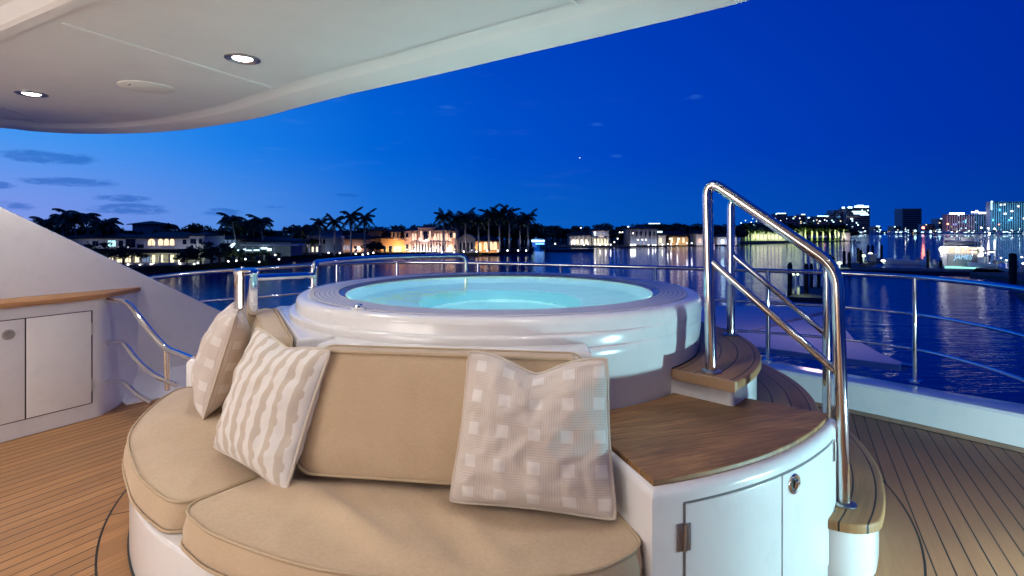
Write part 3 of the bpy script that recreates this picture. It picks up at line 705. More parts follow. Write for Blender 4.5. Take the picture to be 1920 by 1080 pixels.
# ---- cabinet with teak top
TZ=CZ-.78
t=thing('corner_cabinet','white curved cabinet with varnished teak top, two doors and a round latch','cabinet',pol(33,1.6,0))
bm=NB(); t0,t1=15.6,51.6
n=40; RO=1.845
pts=[pol(t0+(t1-t0)*i/n,RO).xy for i in range(n+1)]+[pol(t1-(t1-t0)*i/n,1.17).xy for i in range(n+1)]
prism(bm,pts,.002,TZ-.012,.028); obj('body',bm,GEL,t,True,30)
bm=NB(); pts=[pol(t0+.8+(t1-t0-1.3)*i/n,RO-.035).xy for i in range(n+1)]+[pol(t1-.5-(t1-t0-1.3)*i/n,1.195).xy for i in range(n+1)]
prism(bm,pts,TZ-.014,TZ+.006,.005); obj('table_top',bm,TABLE,t,True,30)
def thx(px,r):   # angle on circle r (near side) seen at column px
    k=(px-960)/F; best=None
    for i in range(-200,1200):
        a=i/10; p=pol(a,r); e=abs(p.x/p.y-k)
        if best is None or e<best[0]: best=(e,a)
        if a>60: break
    return best[1]
RD=RO+.001
ta,tb,tcx=thx(1284,RD),thx(1465,RD),thx(1562,RD); 
def curvpanel(bm,a,b,r0,r1,z0,z1,n=16):
    pts=[pol(a+(b-a)*i/n,r1).xy for i in range(n+1)]+[pol(b-(b-a)*i/n,r0).xy for i in range(n+1)]; prism(bm,pts,z0,z1,.002)
ZD=TZ-.063
g_=.12
d1=None
for a,b in ((ta,tb),(tb,tcx)):
    bm=NB(); curvpanel(bm,a+g_,b-g_,RO-.012,RO+.004,.05,ZD); d=obj('door',bm,GEL,t,True,30)
    if a==ta:
        d1=d
        for zz in (.365,.05):
            bm=NB(); p=pol(ta-.05,RO+.006); tube(bm,[(p.x,p.y,zz),(p.x,p.y,zz+.085)],.006,8); curvpanel(bm,ta-.9,ta-.1,RO,RO+.003,zz,zz+.085,3); curvpanel(bm,ta+.2,ta+.6,RO,RO+.0065,zz,zz+.085,3); obj('hinge',bm,DCHROME,d)
    else:
        for zz in (.43,.16):
            bm=NB(); p=pol(tcx+.05,RO+.006); tube(bm,[(p.x,p.y,zz),(p.x,p.y,zz+.075)],.006,8); curvpanel(bm,tcx+.1,tcx+.7,RO,RO+.003,zz,zz+.075,3);curvpanel(bm,tcx-.6,tcx-.2,RO,RO+.0065,zz,zz+.075,3); obj('hinge',bm,DCHROME,d)
        th=thx(1487,RD); p=pol(th,RO+.004,0); zz=CZ-(907-HY)/F*p.y; p.z=zz; nv=(p-Vector((CX,CY,zz))).normalized()
        bm=NB(); Mr=Matrix.Translation(p)@nv.to_track_quat('Z','Y').to_matrix().to_4x4()
        lathe(bm,[(.0,.001),(.024,.001),(.0245,.005),(.033,.007),(.036,.003),(.036,0)],(0,0),36); 
        bm.transform(Mr); la=obj('latch',bm,CHROME,d)
        bm=NB(); lathe(bm,[(.0,.0035),(.021,.0035),(.023,.001)],(0,0),30); bm.transform(Mr); obj('latch_recess',bm,JOINT,la)
        bm=NB(); tube(bm,[(0,-.012,.006),(0,.014,.010)],.0075,10); bm.transform(Mr); obj('latch_lever',bm,CHROME,la)
bm=NB()
for a in (ta,tb,tcx): curvpanel(bm,a-.14,a+.14,RO-.01,RO+.0015,.048,ZD+.002,2)
curvpanel(bm,ta-.1,tcx+.1,RO-.01,RO+.0013,ZD+.0005,ZD+.007,24)
for f in bm.faces: pass
obj('door_gap',bm,mat('grey_gap',(.12,.12,.125),.7),t,False)
# matching low console closing the bench on the left
t=thing('end_console','small white console with a teak cap at the left end of the bench','console',pol(-95,1.6,0))
bm=NB(); ringblock(bm,-118,-87,1.22,1.93,.002,TZ-.02,30,.03); obj('body',bm,GEL,t,True,30)
bm=NB(); ringblock(bm,-117.5,-87.6,1.25,1.89,TZ-.022,TZ+.004,30,.005); obj('table_top',bm,TABLE,t,True,30)
def roundblock(bm,t0,t1,r0,r1,z0,z1,rho,n=50,bev=0):
    dl=math.degrees(rho/r1)
    pts=[pol(t0+dl*(1-math.cos(PI/2*i/10)),r1-rho+rho*math.sin(PI/2*i/10)).xy for i in range(11)]
    pts+=[pol(t0+dl+(t1-t0-dl)*i/n,r1).xy for i in range(1,n+1)]+[pol(t1-(t1-t0)*i/n,r0).xy for i in range(n+1)]
    prism(bm,pts,z0,z1,bev)
# ---- tub steps
t=thing('tub_steps','three curved white steps with dark teak treads rising to the hot tub','steps',pol(70,1.6,0))
for r0,r1,z_,a0,a1 in ((1.185,1.50,CZ-.66,44.3,140),(1.44,1.76,CZ-.89,52.2,133),(1.70,2.00,CZ-1.12,44.4,126)):
    bm=NB(); n=60; rin=1.17 if r0<1.2 else r0-.1; rho=.17 if z_<.3 else .02
    roundblock(bm,a0+.3,a1,rin,r1-.022,.002,z_-.034,rho,n,.006); obj('riser',bm,GEL,t,True,30)
    bm=NB(); roundblock(bm,a0,a1,r0+.004,r1,z_-.036,z_,rho,n,.010); tr=obj('tread',bm,TREAD,t,True,30)
    bm=NB(); ringblock(bm,a0+.3,a1,rin,r0+.006,z_-.03,z_+.002,n); obj('tread_caulk',bm,JOINT,tr,False)
# nosing boards: the pale end grain facing the table, rounded end of the lowest tread
bm=NB(); ringblock(bm,43.7,44.5,1.2,1.497,CZ-.66-.045,CZ-.66+.001,2,.002); obj('end_board',bm,mat('teak_end',(.42,.25,.14),.5),t,False)
# ---- the two stair handrails
def handrail(Apt,Bpt,za,zb,ztopA,ztopB,label,r=.0245,mid=.0165,lean=.0):
    tt=thing('stair_handrail',label,'handrail',(Apt[0],Apt[1],za),'handrails of the tub steps')
    a0=Vector((Apt[0],Apt[1],za)); b0=Vector((Bpt[0],Bpt[1],zb)); a1=Vector((Apt[0]-lean,Apt[1],ztopA)); b1=Vector((Bpt[0]-lean*1.5,Bpt[1],ztopB))
    dirn=(b1-a1).normalized()
    bm=NB(); tube(bm,fillet([a0,a1,b1,b0],.085,10),r,20); obj('rail',bm,CHROME,tt,True,80)
    m0=a0+(a1-a0)*.585; m1=b0+(b1-b0)*.545
    bm=NB(); tube(bm,[m0,m1],mid,14); obj('mid_rail',bm,CHROME,tt)
    for q in (a0,b0):
        bm=NB(); lathe(bm,[(.045,0),(.045,.004),(.040,.009),(.027,.012)],(q.x,q.y),28); bmesh.ops.translate(bm,verts=bm.verts,vec=(0,0,q.z+.001)); obj('base_flange',bm,DCHROME,tt)
handrail((.9226,2.47),(1.355,2.175),CZ-.66,CZ-1.12,CZ+.235,CZ-.155,'nearer thick steel handrail of the tub steps, sloping down in front',lean=.02)
handrail((1.367,3.33),(1.80,3.045),CZ-.66,CZ-1.12,CZ+.215,CZ-.175,'farther steel handrail of the tub steps, seen behind the nearer one',lean=0)
# ---- lower deck of the yacht seen beyond the railing
LZ=CZ-2.6
bm=NB(); P=[(1200,572),(1540,574),(1568,577),(1405,619),(1330,625),(1200,620)]
prism(bm,[onz(a,b,LZ).xy for a,b in P],LZ-.35,LZ,.03); struct('lower_deck',bm,LAV,True)
bm=NB(); P=[(1240,628),(1400,624),(1480,604),(1560,586),(1600,634),(1655,664),(1703,683),(1690,684),(1560,668),(1420,650),(1240,640)]
prism(bm,[onz(a,b,LZ+.12).xy for a,b in P],LZ-.0,LZ+.12,.02)
tag(obj('deck_wing',bm,LAV,None,True),'pointed lavender-grey wing of the lower deck beyond the railing','deck wing')
lamp('lower_deck_lamp','POINT',onz(1420,600,LZ)+Vector((0,-3,2.2)),50,(1,.72,.85),.2)
t=thing('deck_cleat','small steel fitting at the tip of the lower deck wing','cleat',onz(1700,684,LZ+.14))
bm=NB(); a=onz(1690,683,LZ+.2); b=onz(1718,687,LZ+.2); tube(bm,[a,b],.035,8); tube(bm,[a,a-Vector((0,0,.1))],.03,8); tube(bm,[b,b-Vector((0,0,.1))],.03,8); obj('bar',bm,CHROME,t)
# ================================================================== HARBOUR, SHORES, SKYLINE
WTR=CZ-7.5; LD=CZ-6.3
LD2=CZ-7.25
def GR(px): return LD if px<1008 else LD2
def X_(px,d): return (px-960)/F*d
def Z_(py,d): return CZ-(py-HY)/F*d
bm=NB()
rows_=[-12,2,12,40,120,300,900,6000]
g=[[bm.verts.new((x_*max(1,y_/3000*6+1),y_,WTR)) for x_ in (-2500,-800,-200,0,200,800,2500)] for y_ in (-60,6,20,60,150,400,1200,7500)]
for a,b in zip(g,g[1:]):
    for i in range(6): bm.faces.new([a[i],a[i+1],b[i+1],b[i]])
struct('water',bm,WATER,False)
def land(name,front,back,top=None):
    bm=NB(); P=[onz(a,b,WTR).xy for a,b in front]+[Vector((X_(a,d),d)) for a,d in back]
    prism(bm,P,WTR-2,top or LD); struct(name,bm,LAND,False)
land('shore',[(-420,585),(100,533),(290,512),(400,506),(500,500),(545,488),(640,485),(750,483),(900,479),(1000,473.5)],[(1003,330),(-420,330)])
land('ground',[(1012,466.5),(1060,464.5),(1200,463.5),(1330,460.5),(1384,459)],[(1384,450),(1012,450)],LD2)
land('terrain',[(1388,458.2),(1440,457),(1500,455.5),(1592,452)],[(1592,460),(1388,460)],LD2)
bm=NB(); prism(bm,[(X_(900,950),950),(X_(2500,950),950),(X_(2500,950),2600),(X_(-1500,950),2600),(X_(-1500,950),1200)],WTR-2,WTR+1.5); struct('far_shore',bm,LAND,False)
# ---------------- palms
def frondmesh(bm,o,azi,L,lift,droop,lw,n=14,tw=0,rnd=random):
    d=Vector((math.cos(azi),math.sin(azi),0)); s=Vector((-d.y,d.x,0)); P=[]
    for i in range(n+1):
        f=i/n; P.append(o+d*L*(f-.12*f*f)+Vector((0,0,L*(lift*f-droop*f*f))))
    for i in range(n):
        a,b=P[i],P[i+1]; t=(b-a).normalized(); w=lw*math.sin(PI*min(1,(i+1.2)/(n+1)))**.6
        for sg in (1,-1):
            for q in (0,.5):
                p=a.lerp(b,q); e=p+s*sg*w*(.7+.4*rnd.random())+t*w*.4-Vector((0,0,w*(.55+.55*rnd.random())))
                v=[bm.verts.new(p),bm.verts.new(a.lerp(b,q+.48)),bm.verts.new(e+t*.16),bm.verts.new(e)]
                bm.faces.new(v)
    tube(bm,P[::3]+[P[-1]],.035,4)
def palm_proto(kind,seed):
    rn=random.Random(seed); t=thing('palm_tree','palm tree','palm tree',(0,0,-500-seed*40))
    H=10.6; bm=NB()
    if kind=='royal':
        pts=[Vector((.06*math.sin(i*.9),.04*math.cos(i),H*i/8)) for i in range(9)]; tube(bm,pts,[.30,.29,.26,.25,.27,.27,.25,.23,.20],10)
    else:
        pts=[Vector((1.1*(i/8)**1.7*rn.choice((1,1)),.3*(i/8)**2,H*i/8)) for i in range(9)]; tube(bm,pts,[.28,.22,.19,.17,.16,.15,.14,.14,.14],8)
    o=obj('trunk',bm,PTRUNK,None); o.location=(0,0,0); o.data.transform(Matrix.Translation((0,0,0))); 
    top=pts[-1]
    # origin fix: obj() moved the mesh, so shift it back
    zs=min(v.co.z for v in o.data.vertices); o.data.transform(Matrix.Translation((0,0,-zs)))
    o.parent=t
    bm=NB(); c=Vector((top.x-(0 if kind=='royal' else .5),top.y,H))
    if kind=='royal': tube(bm,[c,c+Vector((0,0,.7)),c+Vector((0,0,1.5))],[.22,.2,.07],8)
    nf=18 if kind=='royal' else 22
    for i in range(nf):
        a=i*2.399+rn.random()*.5; k=i/nf
        lift=1.15-1.35*k+rn.uniform(-.1,.1) if kind=='royal' else .75-1.0*k+rn.uniform(-.15,.15)
        frondmesh(bm,c+Vector((0,0,1.2*(1-k) if kind=='royal' else .2)),a,rn.uniform(3.3,4.1),lift,.55+.3*k,.8,15,rnd=rn)
    me=bpy.data.meshes.new('crown'); bm.to_mesh(me); bm.free(); q=bpy.data.objects.new('crown',me); COL.objects.link(q); me.materials.append(FROND); q.parent=t
    return t
protos={'royal':[palm_proto('royal',1),palm_proto('royal',2)],'coco':[palm_proto('coco',3),palm_proto('coco',4)]}
used=set()
def put(plist,loc,rz,sc,label,group):
    p=plist[random.randrange(len(plist))]
    if id(p) not in used:
        used.add(id(p)); p.location=loc; p.rotation_euler=(0,0,rz); p.scale=(sc,)*3 if not isinstance(sc,tuple) else sc; p['label']=label; p['group']=group; return p
    return copytree(p,loc,rz,sc,label,group)
def palm(kind,px,ytop,ybase,d,label,group,fat=1):
    zb=min(Z_(ybase,d),GR(px)); zt=Z_(ytop,d); h=zt-zb; full=13.9 if kind=='royal' else 13.0
    return put(protos[kind],Vector((X_(px,d),d,zb)),random.uniform(0,6.28),h/full if fat==1 else (h/full*fat,h/full*fat,h/full),label,group)
ORD=['first','second','third','fourth','fifth','sixth','seventh','eighth','ninth','tenth','eleventh','twelfth','thirteenth','fourteenth','fifteenth','sixteenth','seventeenth','eighteenth','nineteenth','twentieth']
# row of royal palms in front of the pink mansion
garden=None
def ball(px,py,d,label,group='garden lamps along the waterfront',s=.32,m=None,name='garden_lamp',cat='garden lamp'):
    key=(m.name if m else 'LW'); p=Vector((X_(px,d),d,Z_(py,d)))
    if key not in ball.__dict__:
        t=thing(name,label,cat,p,group); bm=NB(); bmesh.ops.create_icosphere(bm,subdivisions=2,radius=.5,matrix=Matrix.Translation(p)@Matrix.Scale(1,4)); g_=obj('globe',bm,m or LW,t)
        bm=NB(); tube(bm,[p-Vector((0,0,1.2)),p-Vector((0,0,.45))],.12,6); obj('stem',bm,PILE,t); s*=.45; t.scale=(s,)*3; ball.__dict__[key]=t; return t
    return copytree(ball.__dict__[key],p,0,s*.45,label,group)
def up(px,py,d,power,col,spot=None,size=.15,dy=-1.2):
    p=Vector((X_(px,d),d+dy,max(Z_(py,d),GR(px)+.25)))
    if spot: lamp('uplight','SPOT',p,power,col,size,rot=Vector((0,.16*(-dy),1)),spot_size=R(spot),spot_blend=.7)
    else: lamp('wall_light','SPOT',p,power,col,size,rot=(0,1,.30),spot_size=R(165),spot_blend=.4)
rp=[(832,391,473,146),(855,395,473,146),(873,391,472,148),(897,397,472,149),(917,386,470.5,151),(937,384,470.5,152),(955,384,470,153),(975,402,470,156),(990,393,470,156)]
for i,(px,yt,yb,d) in enumerate(rp):
    palm('royal',px,yt,yb,d,'floodlit royal palm, %s from the left in the waterfront row beside the pink mansion'%ORD[i],'royal palms along the mansion waterfront')
    up(px-.6,yb-1.5,d,480,(.85,.9,1),34,.1,-.9)
    ball(px-3.5,yb-.2,d-3,'round white garden lamp at the foot of the %s royal palm from the left'%ORD[i],s=.95)
rp2=[(600,404,473,128),(627,401,472,128),(658,390,472,130),(684,393,473,131)]
for i,(px,yt,yb,d) in enumerate(rp2):
    palm('royal',px,yt,yb,d,'royal palm with pale lit trunk, %s of the four palms beside the grey modern house'%ORD[i],'four royal palms by the grey house')
    if i!=3: up(px+.5,yb-1,d,220,(.9,.9,1),34,.1,-.9)
for px,py in ((616,474),(637,474.5),(667,476),(680,477.5),(690,475.5),(700,474)): ball(px,py,127,'round white garden lamp on the lawn below the four royal palms',s=.8)
lp=[('coco',118,388,470,104),('coco',142,384,470,102),('coco',165,386,470,106),('coco',188,400,475,99),('coco',205,402,475,101),('coco',92,398,470,104),('coco',440,392,484,106),('coco',452,402,480,110),('coco',492,396,482,108),('coco',476,408,480,112),('coco',318,412,470,125),('coco',580,413,470,140),('coco',565,418,470,140)]
for i,(k_,px,yt,yb,d) in enumerate(lp):
    palm(k_,px,yt,yb,d,'dark coconut palm on the left shore, %s counted from %s'%(ORD[i%13],'the white wing'),'coconut palms on the left shore')
# ---------------- broadleaf trees
def tree_proto(seed,wide):
    rn=random.Random(seed); t=thing('broadleaf_tree','tree','tree',(0,0,-900-seed*40))
    bm=NB(); tube(bm,[(0,0,0),(.1,0,1.5),(.0,.1,3)],[.35,.28,.2],8)
    for i in range(6):
        a=i*1.05; tube(bm,[(0,.1,2.6),(math.cos(a)*1.4,math.sin(a)*1.4,4.2),(math.cos(a)*2.4*wide,math.sin(a)*2.4,5.4)],[.16,.1,.05],5)
    me=bpy.data.meshes.new('trunk'); bm.to_mesh(me); bm.free(); q=bpy.data.objects.new('trunk',me); COL.objects.link(q); me.materials.append(BARK); q.parent=t
    bm=NB(); cl=[]
    for i in range(26):
        a=rn.uniform(0,6.28); r_=rn.uniform(0,1)**.5; cl.append((Vector((math.cos(a)*r_*3.6*wide,math.sin(a)*r_*3.2,3.2+rn.uniform(0,1)*(1-r_*r_*.7)*4.2)),rn.uniform(.7,1.25)))
    for c,r_ in cl:
        for j in range(60):
            v=Vector((rn.gauss(0,1),rn.gauss(0,1),rn.gauss(0,.8))).normalized()*r_*rn.uniform(.5,1.05); p=c+v
            a=Vector((rn.uniform(-1,1),rn.uniform(-1,1),rn.uniform(-1,1))).normalized()*.26; b=a.cross(v if v.length>.01 else Vector((1,0,0))).normalized()*.20
            bm.faces.new([bm.verts.new(p-a),bm.verts.new(p+b),bm.verts.new(p+a),bm.verts.new(p-b)])
    me=bpy.data.meshes.new('crown'); bm.to_mesh(me); bm.free(); q=bpy.data.objects.new('crown',me); COL.objects.link(q); me.materials.append(LEAF); q.parent=t
    return t
TP=[tree_proto(1,1.0),tree_proto(2,1.5),tree_proto(3,1.25)]
def tree(px,ytop,ybase,d,label,group):
    h=Z_(ytop,d)-Z_(ybase,d); k_=h/8.0; return put(TP,Vector((X_(px,d),d,min(Z_(ybase,d),GR(px)))),random.uniform(0,6.28),(k_*1.5,k_*1.5,k_),label,group)
TL=[(60,402,472,118),(90,408,474,112),(120,412,474,114),(150,414,472,116),(178,412,472,118),(215,418,470,122),(245,425,470,125),(285,420,468,128),(340,414,468,126),(362,409,468,127),(384,412,468,128),(408,422,470,130),(430,420,476,116),(452,418,476,114),(474,420,476,116),(500,424,476,118),(520,430,470,140),(545,424,470,155),(575,430,470,160),(610,430,468,165),(640,428,468,165),(668,427,468,168),(700,425,468,170),(728,424,468,172),(755,423,468,178),(790,421,468,180),(822,420,468,182),(850,420,466,182),(880,412,466,180),(905,410,466,178),(930,408,466,178),(950,412,466,178),(968,416,466,180),(985,424,466,190),(995,420,466,192),(892,404,466,182),(918,400,466,182),(942,402,466,182),(962,404,466,184),(868,408,466,184),(980,412,466,186),(560,440,474,142),(535,446,478,124),(505,448,480,118),(470,452,482,112),(380,452,486,106),(372,462,492,100),(400,466,492,101),(425,468,490,102),(455,470,490,103),(490,470,490,104),(520,468,484,110),(698,452,474,136),(706,456,474,136),(190,452,494,93.5),(232,468,497,93),(396,450,493,94),(376,470,495,93),(412,458,491,96),(350,474,497,93)]
for i,(px,yt,yb,d) in enumerate(TL):
    where='far left' if px<260 else ('left shore behind the white villa' if px<420 else ('shore beside the lit terrace' if px<540 else ('shore behind the villas' if px<860 else 'shore behind the royal palms')))
    tree(px,yt-5,yb,d,'dark rounded broadleaf tree on the %s'%where,'broadleaf trees on the '+where)
for i in range(52):
    px=1018+i*7.1+random.uniform(-4,4); d=random.uniform(258,330)
    if px>1590: continue
    tree(px,random.uniform(416,428),458,d,'dark tree along the middle shore behind the lit villas','trees on the middle shore')
for i,(px,yt) in enumerate(((1022,424),(1040,430),(1080,420),(1095,430),(1138,420),(1158,432),(1188,424),(1210,430),(1256,416),(1278,424),(1300,428),(1322,422),(1345,428),(1366,424))):
    palm('coco',px,yt,459,250,'dark palm on the middle shore, %s from the left of that row'%ORD[i],'palms on the middle shore')
for i in range(22):
    px=1392+i*9.4; d=random.uniform(345,400)
    tree(px,random.uniform(413,424) if px<1560 else 424,452,d,'dark tree behind the green-lit point of land','trees on the green-lit point')
for i,(px,yt,an) in enumerate(((1398,428,0),(1404,427,0),(1416,430,0),(1440,432,0),(1476,424,0),(1484,425,0),(1490,424,0),(1510,422,0),(1522,424,0),(1532,425,0),(1543,424,0),(1556,425,0),(1566,424,0),(1572,424,0),(1582,424,0))):
    palm('royal',px,yt-5,451,335,'floodlit palm trunk on the green-lit point, %s from the left'%ORD[i],'floodlit palms on the green-lit point',2.3)
    lamp('uplight','SPOT',Vector((X_(px,335),330.5,GR(px)+.3)),5200,(.9,1,.55),.3,rot=(0,.85,1),spot_size=R(62),spot_blend=.6)
for i,px in enumerate((1400,1425,1500,1530,1560)): lamp('tree_flood','SPOT',(X_(px,330),328,Z_(446,330)),2600,(.6,1,.22),.5,rot=(0,1,.5),spot_size=R(140),spot_blend=.5)
# ---------------- houses, measured from the photograph at their own distance
def BX(par,name,m,d,x0,y0,x1,y1,f=0,b=6,smooth=False):
    """box part seen at columns x0..x1 and rows y0..y1, f metres behind the facade plane d"""
    bm=NB(); dd=d+f; box(bm,X_(x0,dd),X_(x1,dd),dd,d+b,Z_(y1,dd),Z_(y0,dd)); return obj(name,bm,m,par,smooth)
def HIP(par,d,x0,x1,yb,yt,b=9,ov=.6):
    bm=NB(); a=X_(x0,d)-ov; c=X_(x1,d)+ov; z0=Z_(yb,d); z1=Z_(yt,d); y0=d-ov; y1=d+b; s=min((c-a)/2.2,(y1-y0)/2.2); ym=(y0+y1)/2
    P=[(a,y0,z0),(c,y0,z0),(c,y1,z0),(a,y1,z0),(a+s,ym,z1),(c-s,ym,z1)]; v=[bm.verts.new(p) for p in P]; w=[bm.verts.new((p[0],p[1],p[2]-.22)) for p in P[:4]]
    for q in ((0,1,5,4),(1,2,5),(2,3,4,5),(3,0,4)): bm.faces.new([v[i] for i in q])
    for i in range(4): bm.faces.new([w[i],w[(i+1)%4],v[(i+1)%4],v[i]])
    bm.faces.new(w[::-1]); return obj('roof',bm,TILE,par,False)
def WIN(par,d,x0,y0,x1,y1,m,frame=None,arch=False,f=0,mull=True,name='window'):
    X0,X1,Za,Zb=X_(x0,d),X_(x1,d),Z_(y1,d),Z_(y0,d); fr=.09; yy=d+f
    def shape(e):
        if not arch: return [(X0-e,Za-e),(X1+e,Za-e),(X1+e,Zb+e),(X0-e,Zb+e)]
        r_=(X1-X0)/2; zc=Zb-r_; P=[(X0-e,Za-e),(X1+e,Za-e)]
        for i in range(9): t_=PI*i/8; P.append(((X0+X1)/2+(r_+e)*math.cos(t_),zc+(r_+e)*math.sin(t_)))
        return P
    def sl(e,a,b):
        bm=NB(); P=shape(e); A_=[bm.verts.new((p[0],a,p[1])) for p in P]; B_=[bm.verts.new((p[0],b,p[1])) for p in P]
        bm.faces.new(A_); bm.faces.new(B_[::-1])
        for i in range(len(P)): bm.faces.new([A_[(i+1)%len(P)],A_[i],B_[i],B_[(i+1)%len(P)]])
        bmesh.ops.recalc_face_normals(bm,faces=bm.faces); return bm
    w=obj(name,sl(fr,yy-.05,yy+.02),frame or W_WHITE,par,False)
    obj('pane',sl(0,yy-.08,yy-.051),m,w,False)
    if mull and X1-X0>.9:
        bm=NB(); xm=(X0+X1)/2; box(bm,xm-.04,xm+.04,yy-.10,yy-.081,Za,Zb-(0 if not arch else .1)); obj('mullion',bm,TILE,w,False)
    return w
def COLN(par,d,px,y0,y1,m,r_=.16,f=-1.6):
    bm=NB(); x_=X_(px,d); tube(bm,[(x_,d+f,Z_(y1,d)),(x_,d+f,Z_(y0,d))],r_,8); return obj('column',bm,m,par)
def house(label,d,px,base,name='villa',cat='villa'):
    return thing(name,label,cat,(X_(px,d),d,Z_(base,d)),'houses along the harbour shore')
# H1 white villa, far left
d=97; h=house('white two-storey villa with arched upper windows and lit ground-floor porch',d,270,495)
BX(h,'wall',W_WHITE,d,120,445,355,495,0,9); BX(h,'tower',W_WHITE,d,355,440,383,495,-.8,6); HIP(h,d,110,232,445.5,438,9); HIP(h,d,232,356,445,435,9.5); HIP(h,d-.8,354,384,440.5,435.5,6,.3)
BX(h,'porch_roof',TILE,d,130,467.5,362,474.5,-2.8,-.05)
BX(h,'porch_floor',W_WHITE,d,130,493.5,360,497,-2.8,-.05)
for x0 in (150,170,186,203,218,234,250,266,283,300,318,335,352): COLN(h,d,x0,475,494,W_WHITE,.13,-2.6)
for x0,x1,m in ((138,152,LCREAM),(156,168,LCREAM),(190,201,LCREAM),(204,216,LCREAM),(220,232,LCREAM),(236,247,LCREAM),(254,261,LCREAM),(268,282,LDIM),(286,291,LCREAM),(300,306,LCREAM),(318,326,LCREAM),(332,348,DGL)): WIN(h,d,x0,478,x1,493,m,name='porch_window')
WIN(h,d,174,452,185,462,DGL); WIN(h,d,203,451,217,462,LT); WIN(h,d,223,451,231,461,DGL); WIN(h,d,236,448,254,464,DGL); WIN(h,d,258,458,270,465,DGL)
for a,b in ((278,291),(297,306),(308,317),(319,327)): WIN(h,d,a,448,b,460,LWARM,arch=True)
WIN(h,d,343,449,350,458,DGL); WIN(h,d-.8,357,448,368,457,DGL); WIN(h,d-.8,373,448,379,457,DGL)
for px in (175,225,290,340,370): up(px,465.5,d,60,(.8,.85,1),None,.2,-2.2)
up(372,480,d,50,(1,.95,.85),None,.2,-3)
for px in (195,225,258,300,330): up(px,486,d,22,(1,.85,.6),None,.2,-1.4)
for px,py,m in ((283,495,None),(307,499.5,None),(337,494,None),(364,495,None),(371,493,None),(443,489,None),(460,486,None),(486,491,None),(516,478,None),(240,496,None),(262,497,None),(428,490,None),(523,486,None)): ball(px,py,94,'small white garden lamp on the lawn edge of the left shore',s=.62)
for px,py in ((286,492),(336,492),(428,488),(443,488),(466,482),(375,486)): lamp('shrub_light','SPOT',(X_(px,94),94,Z_(py+1,94)),120,(.85,1,.55),.15,rot=(0,1,.6),spot_size=R(110),spot_blend=.5)
# upper house on the rise
d=150; h=house('small upper house with dark eaves rising above the trees at the left',d,262,470,'house','house')
BX(h,'wall',W_GREY,d,248,419,285,470,0,7); HIP(h,d,244,290,420,414,8)
for a in (252,260,268,276): WIN(h,d,a,421,a+4,427,DGL)
# H2 terrace
d=108; h=house('low white waterfront house with bright string of terrace lights',d,480,484,'house','house')
BX(h,'wall',W_GREY,d,402,447,456,480,0,7); BX(h,'terrace_roof',W_WHITE,d,450,458,560,461,-4,0); BX(h,'wing_wall',W_GREY,d,456,452,545,480,1,7); HIP(h,d,400,458,447.5,441,8); HIP(h,d,458,548,452,444,8)
for a in (406,413,421,429,437): WIN(h,d,a,448.5,a+4.5,457,LDIM)
for a in range(452,556,13): COLN(h,d,a,461,480,W_WHITE,.1,-3.8)
for i,(a,y0,b,y1) in enumerate(((403,463,407,465),(432,466.2,438,468.6),(447,466.5,455,468.6),(465,466.5,471,468.6),(476,465,480,468),(482,466.8,490,469),(495,466.5,504,469),(508,462,518,466),(520,464,526,469),(412,461.5,416,463.5))):
    bm=NB(); box(bm,X_(a,d),X_(b,d),d-4.3,d-4.1,Z_(y1,d)+.04,Z_(y0,d)-.04); obj('terrace_lamp',bm,LC,h,False)
bm=NB(); dq=d-4.5; P=[(422,463,425,466),(438,456,441,458.5)]
a=Vector((X_(422,dq),dq,Z_(464.5,dq))); b=Vector((X_(440,dq),dq,Z_(456.5,dq))); c=Vector((X_(434,dq),dq,Z_(464,dq))); tube(bm,[a,b],.14,6); tube(bm,[b,c],.14,6); obj('awning_light',bm,LC,h)
for px in (470,500,530): up(px,476,d,80,(.5,.8,1),None,.2,-3)
# H3 grey modern
d=143; h=house('grey modern flat-roofed house with two uplit columns',d,590,474)
BX(h,'wall',W_GREY,d,545,442,580,474,0,8); BX(h,'upper_wall',W_GREY,d,578,433,626,474,1.5,9); BX(h,'roof',W_WHITE,d,576,442,640,447,-1.2,1.4); BX(h,'lower_wall',W_BLUE,d,610,446,640,474,1,9)
for px in (554,563,580,572): COLN(h,d,px,449,473,W_WHITE,.42,-.6)
for a,b in ((586,600),(602,612)): WIN(h,d,a,449,b,458,DGL,f=1.4)
for a in (556,566,584,592): WIN(h,d,a+1,463,a+4,472,LCREAM)
for px in (556,562.5,580): up(px,473,d,170,(1,.86,.75),60,.2,-2.2)
for px in (592,606): up(px,472,d,60,(.6,.7,1),None,.2,-1.5)
ball(551,465,138,'white wall lamp on the grey modern house',s=.9)
# H4 brown
d=147; h=house('low taupe villa with warm lamp beside an arched door',d,670,474)
BX(h,'wall',W_BROWN,d,632,448,660,475,0,8); BX(h,'brick_wall',W_BROWN,d,660,446,696,475,-.4,8); BX(h,'upper_wall',W_BROWN,d,690,432,714,475,2,9); HIP(h,d,630,698,447.5,437,9); HIP(h,d+2,690,722,432,425,8)
WIN(h,d-.4,664,461,670,474,DGL,arch=True); WIN(h,d-.4,672,462,677,470,LWARM,arch=True); WIN(h,d,646,461,651,468,LDIM); WIN(h,d,653,461,657,468,LDIM); WIN(h,d,638,462,642,470,DGL)
for px,pw in ((674,170),(664,120),(650,60)): up(px,468,d,pw,(1,.62,.45),None,.2,-1.4)
ball(672,465,145.5,'warm round lamp beside the arched door of the taupe villa',s=1.5)
